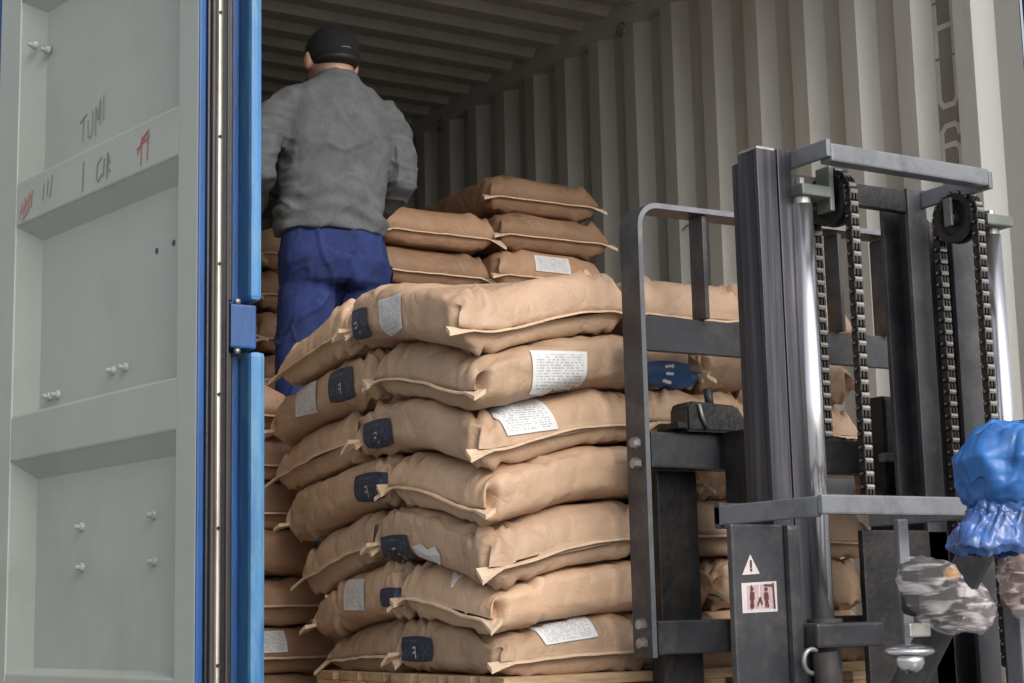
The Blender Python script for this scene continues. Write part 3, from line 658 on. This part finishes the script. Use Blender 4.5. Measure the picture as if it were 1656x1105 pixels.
remeshed('shirt', bm, .0065, 6, M['shirt'], wk, fold)
def fold2(co):
    d = .007*noise.noise(Vector((co.x*9, co.y*9, co.z*4))) + .006*noise.noise(Vector((co.x*14+co.z*8, co.y*9, co.z*3)))
    q = Vector((co.x*7+co.z*2, co.y*5, co.z*6-co.x*6)); r1 = max(0, 1-abs(noise.noise(q))*6); r2 = max(0, 1-abs(noise.noise(q*2+Vector((3, 1, 7))))*6); d += .010*r1*r1+.004*r2*r2-.004
    return d - .010*math.exp(-((co.x-2.205)/.014)**2)*(1 if co.z < 1.10 else 0)
bm = bmesh.new(); rings(bm, [(.995, 2.205, 4.66, .15, .105), (1.015, 2.205, 4.66, .176, .128), (1.045, 2.205, 4.66, .182, .133), (1.08, 2.203, 4.655, .184, .138), (1.16, 2.200, 4.655, .170, .122), (1.20, 2.197, 4.66, .150, .105)], 40)
for P, s in ((LR, 1), (LL, -1)): tube(bm, [(P[0][0], P[0][1], 1.0)]+P[1:-1]+[(P[-1][0], P[-1][1], FZ+.05)], [.094, .080, .074, .070, .068], 20)
remeshed('trousers', bm, .007, 7, M['jeans'], wk, fold2)
bm = bmesh.new()   # worn stripe down the right leg
sheet(bm, [[(2.425-.02*j/4-.002*i, 4.585+.028*j-.004*abs(i-5)*0, 1.10-i*.05) for j in range(4)] for i in range(10)])
tr = [o for o in wk.children if o.name.startswith('trousers')][0]
bmt = bmesh.new(); bmt.from_mesh(tr.data); 
for v in bmt.verts: v.co += ROOT[wk.name]
bt = BVHTree.FromBMesh(bmt); bmt.free()
for v in bm.verts:
    h = bt.find_nearest(v.co); v.co = h[0]+h[1]*.003
obj('side_stripe', bm, M['purple'], tr, True)
bm = bmesh.new()
for v in sph(bm, (2.237, 4.728, 1.795), .086, .108, .104, 28):
    if v.co.z < 1.765: v.co.z = 1.765 - (1.765-v.co.z)*.15
    if v.co.z > 1.83: v.co.z = 1.83+(v.co.z-1.83)*.9
cp = obj('cap', bm, M['cap'], wk, True)
bm = bmesh.new(); g = [[(2.262+.055*a*(1-.25*b*b), 4.80+.10*b, 1.795-.02*b-.022*a*a) for b in [j/5 for j in range(6)]] for a in [i/6-1 for i in range(13)]]
sheet(bm, g); sheet(bm, [[(p[0], p[1], p[2]-.004) for p in r] for r in g]); obj('cap_brim', bm, M['cap'], cp, True)
bm = bmesh.new(); tube(bm, [(2.237+.05*sin(a), 4.728-.1095*cos(a), 1.792) for a in [-.4+.8*i/6 for i in range(7)]], .0022, 6); obj('cap_strap', bm, M['grey_ink'], cp, True)
bm = bmesh.new()
for v in sph(bm, (2.237, 4.715, 1.765), .078, .095, .030, 24): pass
obj('hair', bm, M['hair'], wk, True)
for s in (-1, 1):
    bm = bmesh.new(); sph(bm, (2.237+s*.03, 4.822, 1.785), .012, n=12); obj('eye', bm, M['eye'], wk, True)
    bm = bmesh.new(); t = (LR if s == 1 else LL)[-1]
    tube(bm, [(t[0], t[1]-.07, FZ+.045), (t[0], t[1]-.02, FZ+.05), (t[0]+s*.01, t[1]+.09, FZ+.045), (t[0]+s*.02, t[1]+.18, FZ+.035), (t[0]+s*.02, t[1]+.21, FZ+.03)], [.03, .048, .048, .04, .02])
    for v in bm.verts: v.co.z = max(v.co.z, FZ)
    obj('shoe', bm, M['shoe'], wk, True)

wk.location.x += .018
# ------------------------------------------------------------ forklift
fk = thing('forklift', 'dark grey forklift mast with lift chains, backrest and chrome cylinder rods', 'forklift', (2.48, 2.3, GZ))
def fbox(name, *a, m='fork', bev=.003, rot=None): return box(name, *a, M[m], fk, bev, rot)
# load backrest: bent flat bar, uprights, cross plates
def flatbar(path, th, y0, y1, bm):
    # path in (x,z); flat bar of thickness th, width y0..y1
    P = [Vector((p[0], p[1])) for p in path]; Q = []
    for i, p in enumerate(P):
        d = (P[min(i+1, len(P)-1)]-P[max(i-1, 0)]).normalized(); n = Vector((d.y, -d.x))*th/2
        Q.append((p-n, p+n))
    V = [[bm.verts.new((a.x, y0, a.y)), bm.verts.new((b.x, y0, b.y)), bm.verts.new((b.x, y1, b.y)), bm.verts.new((a.x, y1, a.y))] for a, b in Q]
    for a, b in zip(V, V[1:]):
        for k in range(4): bm.faces.new((a[k], a[(k+1) % 4], b[(k+1) % 4], b[k]))
    bm.faces.new(V[0][::-1]); bm.faces.new(V[-1]); bmesh.ops.recalc_face_normals(bm, faces=bm.faces); bm.normal_update()
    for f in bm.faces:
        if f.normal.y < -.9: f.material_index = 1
r = .05; path = [(2.137, -.105), (2.137, .885-r)]+[(2.137+r-r*cos(a), .885-r+r*sin(a)) for a in [pi/2*i/8 for i in range(1, 9)]]+[(2.4, .887), (2.7, .889), (3.02-r, .891)]+[(3.02-r+r*sin(a), .891-r+r*cos(a)) for a in [pi/2*i/8 for i in range(1, 9)]]+[(3.02, -.105)]
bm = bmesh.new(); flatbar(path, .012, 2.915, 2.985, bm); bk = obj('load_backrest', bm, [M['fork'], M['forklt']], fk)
for x in (2.325, 2.735, 2.885):
    bm = bmesh.new(); bx(bm, x-.006, x+.006, 2.925, 2.975, .64, .880, .002); obj('upright', bm, M['fork'], bk)
bm = bmesh.new(); bx(bm, 2.144, 3.013, 2.945, 2.962, .562, .64, .002); obj('cross_plate', bm, M['fork'], bk)
for z in (.355, .31, -.035, -.075):
    bm = bmesh.new(); cyl(bm, (2.131, 2.945, z), (2.116, 2.945, z), .014, .011, 6); obj('bolt', bm, M['pin'], bk)
ca = box('carriage_bar', 2.150, 3.008, 2.92, 2.975, .30, .378, M['fork'], fk, .004)
box('carriage_bar', 2.150, 3.008, 2.92, 2.975, -.100, -.028, M['fork'], fk, .004)
for i in range(14): box('notch', 2.24+i*.052, 2.246+i*.052, 2.918, 2.93, .3785, .384, M['forkdk'], ca, 0)
# side plates of the carriage with rollers
for x0, x1, s in ((2.335, 2.385, 1), (2.80, 2.85, -1)):
    bm = bmesh.new()
    prof = [(2.90, -.10), (2.90, .38), (2.78, .38), (2.72, .30), (2.72, -.02), (2.78, -.10)]
    a = [bm.verts.new((x0, y, z)) for y, z in prof]; b = [bm.verts.new((x1, y, z)) for y, z in prof]
    bm.faces.new(a); bm.faces.new(b[::-1])
    for k in range(6): bm.faces.new((a[k], a[(k+1) % 6], b[(k+1) % 6], b[k]))
    bmesh.ops.recalc_face_normals(bm, faces=bm.faces); obj('carriage_side_plate', bm, M['forkdk'], fk)
    for z in (.28, .02):
        bm = bmesh.new(); cyl(bm, (x0-.03*s, 2.68, z), (x1, 2.68, z), .045, n=24); obj('mast_roller', bm, M['forkdk'], fk, False)
fbox('carriage_cover', 2.72, 2.93, 2.80, 2.86, .24, .47, m='forkdk', bev=.012)
fbox('chain_anchor', 2.70, 2.82, 2.78, 2.80, .315, .335, m='forklt')
fbox('carriage_centre_plate', 2.386, 2.45, 2.895, 2.915, -.10, .296, m='forkdk')
# forks
for x0, x1 in ((2.205, 2.315), (2.875, 2.985)):
    bm = bmesh.new(); bx(bm, x0, x1, 2.978, 3.022, -.235, .30, .004); sh = obj('fork', bm, M['forkdk'], fk)
    bm = bmesh.new(); bx(bm, x0+.001, x1-.001, 3.0225, 3.85, -.232, -.198, .006); obj('blade', bm, M['forkdk'], sh)
    bm = bmesh.new(); bx(bm, x0+.004, x1-.004, 2.90, 2.978, .385, .40, .003); obj('hook', bm, M['forkdk'], sh)
# fork lock block on the carriage bar
bm = bmesh.new()
pf = [(2.232, .380), (2.232, .435), (2.245, .447), (2.37, .442), (2.385, .43), (2.41, .380)]
a = [bm.verts.new((x, 2.895, z)) for x, z in pf]; b = [bm.verts.new((x+.004, 2.965, z)) for x, z in pf]
bm.faces.new(a[::-1]); bm.faces.new(b)
for k in range(6): bm.faces.new((a[k], a[(k+1) % 6], b[(k+1) % 6], b[k]))
bmesh.ops.recalc_face_normals(bm, faces=bm.faces); bmesh.ops.bevel(bm, geom=bm.edges[:], offset=.005, segments=2, affect='EDGES')
lk = obj('fork_lock', bm, M['forkdk'], fk)
bm = bmesh.new(); cyl(bm, (2.325, 2.93, .43), (2.318, 2.93, .482), .010, n=12); obj('lock_pin', bm, M['forkdk'], lk, True)
bm = bmesh.new(); tube(bm, [(2.262, 2.890, .44), (2.27, 2.890, .41), (2.285, 2.890, .385)], .004, 8); obj('spring_wire', bm, M['pin'], lk, True)

# mast rails: outer and inner I sections, both sides
def irail(name, x0, x1, y0, y1, z0, z1, web, m, fl=.012):
    bm = bmesh.new()
    bx(bm, x0, x1, y0, y0+fl, z0, z1, .002); bx(bm, x0, x1, y1-fl, y1, z0, z1, .002)
    xm = (x0 if web < 0 else x1-.012) if web else (x0+x1)/2-.006
    bx(bm, xm, xm+.012, y0+fl+.0005, y1-fl-.0005, z0, z1, 0)
    return obj(name, bm, m, fk)
irail('mast_rail', 2.128, 2.178, 2.50, 2.56, -1.6, .905, -1, M['rail'])
irail('mast_rail', 2.186, 2.222, 2.505, 2.65, -1.45, .912, -1, M['rail'])
irail('mast_rail', 2.770, 2.835, 2.60, 2.69, -1.6, .86, 1, M['fork'])
irail('mast_rail', 2.640, 2.697, 2.60, 2.69, -1.45, .905, 1, M['fork'])
box('rail_web', 2.698, 2.769, 2.665, 2.68, -1.45, .86, M['forkdk'], fk, .002)
fbox('rail_cap', 2.130, 2.176, 2.502, 2.558, .906, .911, m='pin', bev=0)
# top cross member (box beam) with its side plate
fbox('top_beam', 2.236, 2.680, 2.40, 2.435, .868, .905, m='forklt', bev=.004)
fbox('top_beam_arm', 2.224, 2.236, 2.40, 2.60, .876, .912, m='forklt', bev=.003)
fbox('top_beam_arm', 2.680, 2.692, 2.40, 2.60, .862, .900, m='forklt', bev=.003)
fbox('top_beam_back', 2.224, 2.692, 2.605, 2.625, .85, .90, m='forkdk', bev=.003)
# cylinders
for x, zt, dz in ((2.240, .800, 0), (2.785, .80, -.01)):
    bm = bmesh.new(); cyl(bm, (x, 2.50, -.03), (x, 2.50, zt+dz), .022, n=32); rd = obj('cylinder_rod', bm, M['chrome'], fk, False)
    for p in rd.data.polygons: p.use_smooth = len(p.vertices) == 4
    bm = bmesh.new(); cyl(bm, (x, 2.50, zt+dz+.0005), (x, 2.50, zt+dz+.014), .019, n=20); cyl(bm, (x, 2.50, zt+dz+.038), (x, 2.50, zt+dz+.055), .011, n=8); obj('rod_nut', bm, M['pin'], fk)
    bm = bmesh.new(); cyl(bm, (x, 2.50, -1.5), (x, 2.50, -.0305), .032, n=28); cyl(bm, (x, 2.50, -.06), (x, 2.50, -.029), .037, n=28); obj('cylinder_barrel', bm, M['fork'], fk, False)
fbox('rod_bracket', 2.218, 2.298, 2.47, 2.53, .8145, .838, m='greenm')
fbox('pulley_cheek', 2.299, 2.311, 2.478, 2.520, .79, .885, m='greenm')
fbox('rod_bracket', 2.735, 2.815, 2.46, 2.53, .8045, .828, m='greenm')
# chain pulleys
def pulley(x, y, z, r):
    bm = bmesh.new(); n = 36; prof = [(-.017, r), (-.009, r+.001), (-.006, r-.010), (.006, r-.010), (.009, r+.001), (.017, r), (.017, r-.014), (.008, r-.018), (.008, .018), (.019, .016), (.019, 0)]
    prof = [(-.019, 0), (-.019, .016), (-.008, .018), (-.008, r-.018), (-.017, r-.014)] + prof
    R = [[bm.verts.new((x+a, y+b*cos(2*pi*k/n), z+b*sin(2*pi*k/n))) for k in range(n)] for a, b in prof]
    for a, b in zip(R, R[1:]):
        for k in range(n): bm.faces.new((a[k], a[(k+1) % n], b[(k+1) % n], b[k]))
    bmesh.ops.remove_doubles(bm, verts=bm.verts[:], dist=1e-5); bmesh.ops.recalc_face_normals(bm, faces=bm.faces)
    p = obj('chain_pulley', bm, M['forkdk'], fk)
    bm = bmesh.new(); cyl(bm, (x-.026, y, z), (x+.024, y, z), .010, n=6); obj('axle_bolt', bm, M['pin'], p)
pulley(2.335, 2.512, .822, .054); pulley(2.692, 2.506, .820, .054)
fbox('pulley_strap', 2.660, 2.668, 2.495, 2.517, .80, .862, m='greenm')
# chains: link mesh shared
def linkmesh(w):
    bm = bmesh.new(); L2 = .0135
    for xs in ((-w, -w*.55), (-w*.2, w*.2), (w*.55, w)):
        pts = []
        for s in (-1, 1):
            for a in [(-60+120*i/4) for i in range(5)]:
                ang = radians(a+(90 if s == 1 else 270)); pts.append((.0098*cos(ang), s*L2*.48+.0078*sin(ang)))
        A = [bm.verts.new((xs[0], y, z)) for y, z in pts]; B = [bm.verts.new((xs[1], y, z)) for y, z in pts]
        bm.faces.new(A); bm.faces.new(B[::-1])
        for k in range(len(A)): bm.faces.new((A[k], A[(k+1) % len(A)], B[(k+1) % len(A)], B[k]))
    bmesh.ops.recalc_face_normals(bm, faces=bm.faces)
    cyl(bm, (-w-.0035, 0, L2*.5), (w+.0035, 0, L2*.5), .0050, n=8, mi=0); cyl(bm, (-w-.0045, 0, L2*.5), (w+.0045, 0, L2*.5), .0028, n=8, mi=1)
    cyl(bm, (-w*.85, -.0045, L2*.5), (w*.85, -.0045, L2*.5), .0062, n=8, mi=1); cyl(bm, (-w*.85, .0045, L2*.5), (w*.85, .0045, L2*.5), .0062, n=8, mi=1)
    me = bpy.data.meshes.new('link'); bm.to_mesh(me); bm.free(); me.materials.append(M['chain']); me.materials.append(M['pin']); return me
LK = linkmesh(.0115)
def chain(x, yc, zc, r, zend_f, zend_b, tilt=.055):
    ch = bpy.data.objects.new('lift_chain', None); COL.objects.link(ch); ch.parent = fk; ch.location = Vector((x, yc, zc))-ROOT[fk.name]; ch.empty_display_size = .05
    p = .0262; pos = []
    z = 0
    while zc+z > zend_f: pos.append((0, r - tilt*0, z, 0)); z -= p
    z = 0
    while zc+z > zend_b: pos.append((0, -r, z, pi)); z -= p
    n = int(pi*r/p)
    for i in range(1, n+1):
        a = pi*i/(n+1); pos.append((0, r*cos(a), r*sin(a), a))
    for (a, b, c, t) in pos:
        l = bpy.data.objects.new('link', LK); COL.objects.link(l); l.parent = ch; l.location = (a, b, c); l.rotation_euler = (t+pi if abs(t) < .01 or abs(t-pi) < .01 else t, 0, 0)
        if abs(t-pi) < .01: l.rotation_euler = (0, 0, 0)
chain(2.335, 2.512, .822, .056, .325, .215); chain(2.692, 2.506, .820, .056, .10, -.14)
# rear guard bar round the mast and its hangers
fbox('guard_bar', 2.060, 2.480, 2.285, 2.30, .160, .196, m='forklt', bev=.004)
fbox('guard_bar_arm', 2.060, 2.072, 2.3005, 2.60, .156, .194, m='forklt', bev=.003)
fbox('guard_bar_arm', 2.468, 2.480, 2.3005, 2.60, .156, .194, m='forklt', bev=.003)
fbox('guard_bar_stay', 2.060, 2.135, 2.58, 2.6005, .150, .200, m='fork')
fbox('hanger_plate', 2.318, 2.345, 2.36, 2.375, -.09, .158, m='forklt', bev=.004)
fbox('mast_cross_member', 2.135, 2.305, 2.40, 2.45, -.082, -.036, m='fork', bev=.006)
fbox('mast_cover_plate', 2.450, 2.70, 2.60, 2.615, -1.4, .15, m='forkdk')
cv = fbox('side_cover', 1.972, 2.098, 2.44, 2.455, -1.3, .150, m='fork', bev=.004)
fbox('side_cover_edge', 2.100, 2.132, 2.43, 2.50, -1.3, .150, m='fork', bev=.010)
# stickers
def flat(name, pts, m, parent, y=2.4385):
    bm = bmesh.new(); bm.faces.new([bm.verts.new((x, y, z)) for x, z in pts]); return obj(name, bm, m, parent)
flat('warning_sticker', [(1.993, .056), (2.035, .058), (2.014, .094)], M['stick'], cv)
strokes('sticker_mark', [[(0, .010), (.0, .022)], [(0, .004), (0, .006)]], .0045, lambda u, v: Vector((2.014+u, 2.4372, .060+v)), M['maroon'], cv)
flat('pictogram_sticker', [(1.990, -.014), (2.074, -.012), (2.074, .044), (1.990, .041)], M['stick'], cv)
flat('sticker_panel', [(2.002, -.007), (2.030, -.006), (2.030, .038), (2.002, .036)], M['stickp'], cv, 2.4378)
flat('sticker_panel', [(2.034, -.006), (2.066, -.005), (2.066, .040), (2.034, .038)], M['stickp'], cv, 2.4378)
def person_mark(x, z, sc, lean):
    bm = bmesh.new(); vs = [bm.verts.new((x+lean*.022*sc+.0042*sc*cos(2*pi*k/12), 2.4366, z+.036*sc+.0046*sc*sin(2*pi*k/12))) for k in range(12)]; bm.faces.new(vs)
    bm.faces.new([bm.verts.new((x+a*sc+lean*b*sc, 2.4364, z+b*sc)) for a, b in ((-.005, .030), (.005, .030), (.006, .016), (.0035, .014), (.005, 0), (.0015, 0), (0, .012), (-.0015, 0), (-.005, 0), (-.0035, .014), (-.006, .016))])
    obj('pictogram', bm, M['maroon'], cv)
person_mark(2.012, -.004, .95, .05); person_mark(2.048, -.004, .92, -.05)
strokes('pictogram', [[(.002, .0), (.002, .042)], [(.016, .006), (.022, .020), (.026, .008)], [(.034, .043), (.052, .042)], [(.056, .0), (.054, .046)]], .0035, lambda u, v: Vector((2.010+u, 2.4368, -.006+v)), M['maroon'], cv)
# hose and fittings by the cylinder foot
bm = bmesh.new(); tube(bm, [(2.118+.02*cos(t), 2.40, -.105+.022*sin(t)) for t in [pi*.3+i*pi*1.2/10 for i in range(11)]], .005, 8); obj('hose_fitting', bm, M['pin'], fk, True)
bm = bmesh.new(); tube(bm, [(2.150, 2.40, -.09), (2.152, 2.395, -.16), (2.16, 2.39, -.3), (2.17, 2.38, -.7)], .024, 14); obj('tilt_hose', bm, M['brownrub'], fk, True)
# overhead guard, body and wheels
for x in (2.175, 2.80):
    bm = bmesh.new(); tube(bm, [(x-.01, 2.60, -.9), (x+.01, 2.38, -.36), (x+.012, 2.22, -.14), (x+.025, 2.05, .09), (x+.035, 1.78, .29), (x+.045, 1.50, .46)], [.030]*6, 10); obj('guard_pillar', bm, M['fork'], fk, True)
bm = bmesh.new(); bx(bm, 2.40, 2.43, 2.15, 2.19, -.9, .01, .004); obj('dash_column', bm, M['forklt'], fk)
fbox('body', 2.02, 2.95, .35, 2.15, GZ+.35, -.72, m='forklt', bev=.04)
fbox('counterweight', 2.00, 2.97, -.05, .345, GZ+.3, -.62, m='forklt', bev=.08)
fbox('front_axle_housing', 2.15, 2.82, 2.1505, 2.46, GZ+.2, -1.3, m='fork', bev=.02)
for x, y, r in ((1.93, 2.3, .30), (2.87, 2.3, .30), (1.98, .3, .25), (2.86, .3, .25)):
    bm = bmesh.new(); cyl(bm, (x, y, GZ+r), (x+.16, y, GZ+r), r, n=32); wh = obj('wheel', bm, M['tyre'], fk)
    bm = bmesh.new(); cyl(bm, (x-.004, y, GZ+r), (x+.164, y, GZ+r), r*.55, n=24); obj('rim', bm, M['forklt'], wh)

def pleat(bm, G, amp, k, seed):
    bm.normal_update(); res = []; G = Vector(G)
    for v in bm.verts:
        d = v.co-G; r = d.length; a = math.atan2(d.z, d.x); b = math.atan2(d.y, math.hypot(d.x, d.z))
        q = Vector((cos(a)*k, sin(a)*k, b*k*.6+seed+r*3)); n = 1-abs(noise.noise(q))*3; n2 = 1-abs(noise.noise(q*2.2))*3
        res.append((v, v.co+v.normal*amp*min(1, r/.07)*(max(n, -.7)*.8+.45*max(n2, -.7))))
    for v, c in res: v.co = c
# lamp wrapped in clear film, chrome horn, second lamp, blue bag
def crumple(bm, amp, fr, seed, fine=.3):
    bm.normal_update(); res = []
    for v in bm.verts:
        p = v.co*fr+Vector((seed, 0, seed)); 
        q = p + Vector((noise.noise(p*.7), noise.noise(p*.7+Vector((9, 0, 0))), noise.noise(p*.7+Vector((0, 9, 0)))))*1.1
        rdg = (1-abs(noise.noise(q))*2.6); r2 = 1-abs(noise.noise(q*2.3+Vector((4, 4, 1))))*2.6
        d = amp*(max(rdg, -.6)-.3) + amp*fine*1.3*(max(r2, -.6)-.3)
        res.append((v, v.co+v.normal*d))
    for v, c in res: v.co = c
def blobm(c, r, sub=5):
    bm = bmesh.new(); bmesh.ops.create_icosphere(bm, subdivisions=sub, radius=1)
    for v in bm.verts: v.co = Vector((c[0]+v.co.x*r[0], c[1]+v.co.y*r[1], c[2]+v.co.z*r[2]))
    return bm
lamp = bmesh.new(); bx(lamp, 2.085, 2.185, 2.10, 2.15, -.025, .070, .015); 
for v in lamp.verts: v.co.x += .016
lp = obj('work_lamp', lamp, M['forkdk'], fk)
bm = bmesh.new(); sph(bm, (2.168, 2.084, .046), .018, .014, .014); obj('amber_signal', bm, M['orange'], lp, True)
bm = blobm((2.148, 2.115, .022), (.066, .045, .064)); crumple(bm, .011, 11, 3, .25)
for v in bm.verts:
    if v.co.x > 2.14: v.co.z -= (v.co.x-2.14)*.6; v.co.x += (v.co.x-2.14)*.9
obj('film_wrap', bm, M['film'], lp, True)
box('lamp_bracket', 2.085, 2.135, 2.11, 2.125, -.060, -.036, M['pin'], fk, .003)
bm = bmesh.new(); sph(bm, (2.10, 2.13, -.084), .046, .04, .013, 24); sph(bm, (2.10, 2.13, -.100), .026, .024, .022, 18); obj('chrome_horn', bm, M['chrome'], fk, True)
bm = bmesh.new(); bx(bm, 2.31, 2.41, 2.04, 2.12, -.02, .12, .02); l2 = obj('work_lamp', bm, M['pinkrag'], fk)
bm = blobm((2.352, 2.07, .045), (.062, .05, .085)); crumple(bm, .012, 12, 9, .25); obj('film_wrap', bm, M['film'], l2, True)
bm = blobm((2.352, 2.06, .04), (.050, .045, .07)); crumple(bm, .012, 20, 5); obj('lens_cover', bm, M['pinkrag'], l2, True)
def gathered(prof, G, ax, npl, amp, seed, n=140):
    """surface swept along the path prof = [(offset, rx, ry, pleat)], pleats strongest at the gather"""
    bm = bmesh.new(); R_ = []; m = 46
    for i in range(m+1):
        t = i/m*(len(prof)-1); k = min(int(t), len(prof)-2); f = t-k; f = f*f*(3-2*f)
        P = [p*(1-f)+q*f for p, q in zip(prof[k], prof[k+1])]; ring = []
        for j in range(n):
            a = 2*pi*j/n; c = Vector((cos(a)*2.2, sin(a)*2.2, seed))
            w1 = 1-abs(noise.noise(Vector((cos(a)*npl, sin(a)*npl, seed+P[2]*3))))*2.8; w2 = 1-abs(noise.noise(Vector((cos(a)*npl*2.3+P[2]*6, sin(a)*npl*2.3, seed*2+P[2]*8))))*2.4
            rr_ = 1 + P[5]*amp*w1 + amp*.35*w2 + .10*noise.noise(c+Vector((0, 0, P[2]*14)))
            ring.append(bm.verts.new((G[0]+P[0]+P[3]*rr_*cos(a), G[1]+P[1]+P[4]*rr_*sin(a), G[2]+P[2]+.0015*w2+.008*noise.noise(Vector((cos(a)*3, sin(a)*3, seed+7)))*min(1, abs(P[2])*30))))
        R_.append(ring)
    for p, q in zip(R_, R_[1:]):
        for k in range(n): bm.faces.new((p[k], p[(k+1) % n], q[(k+1) % n], q[k]))
    return bm, R_
G = (2.000, 1.80, .142)
bm, R_ = gathered([(0, 0, 0, .050, .040, 1), (.010, 0, .010, .072, .055, .8), (.028, 0, .035, .104, .07, .45), (.040, 0, .07, .116, .08, .28), (.052, 0, .105, .100, .07, .25), (.065, 0, .128, .062, .045, .35), (.07, 0, .134, .004, .004, .4)], G, None, 3.0, .07, 3)
bm.faces.new(R_[-1]); bmesh.ops.recalc_face_normals(bm, faces=bm.faces); crumple(bm, .0085, 11, 1, .35)
tag(obj('plastic_bag', bm, M['bag'], None, True, origin=(2.05, 1.80, .14)), 'crumpled bright blue plastic bag tied over the lamp right of the mast', 'plastic bag')
bm, R_ = gathered([(.004, 0, .018, .060, .045, 1), (-.010, 0, -.012, .056, .040, .9), (-.026, 0, -.035, .068, .045, .7), (-.036, 0, -.062, .074, .048, .6), (-.030, 0, -.074, .064, .040, .6)], G, None, 3.2, .08, 8)
bmesh.ops.recalc_face_normals(bm, faces=bm.faces); crumple(bm, .006, 16, 6, .4)
obj('bag_skirt', bm, mat('thin_blue_film', (.045, .11, .32), .35, var=.5, vscale=26, c2=(.16, .22, .38), c2amt=.38, c2scale=16, coat=.3), bpy.data.objects['plastic_bag'], True)

# ------------------------------------------------------------ trailer under the container
tl = thing('trailer', 'trailer chassis carrying the open shipping container', 'trailer', (2.8, 8, GZ))
for x in (2.2, 3.2): box('chassis_beam', x, x+.15, Y_OPEN+.3, Y_END, F_Z-.48, F_Z-.17, M['forkdk'], tl, .01)
for y in (4.3, 5.6): 
    box('axle', 1.6, 4.1, y-.06, y+.06, GZ+.42, GZ+.54, M['forkdk'], tl, .01)
    for x in (1.62, 3.75):
        bm = bmesh.new(); cyl(bm, (x, y, GZ+.5), (x+.3, y, GZ+.5), .5, n=40); wh = obj('wheel', bm, M['tyre'], tl)
        bm = bmesh.new(); cyl(bm, (x-.004, y, GZ+.5), (x+.304, y, GZ+.5), .27, n=24); obj('rim', bm, M['forklt'], wh)
box('landing_leg', 2.1, 2.2, 12.5, 12.6, GZ, F_Z-.2, M['forkdk'], tl); box('landing_leg', 3.4, 3.5, 12.5, 12.6, GZ, F_Z-.2, M['forkdk'], tl)
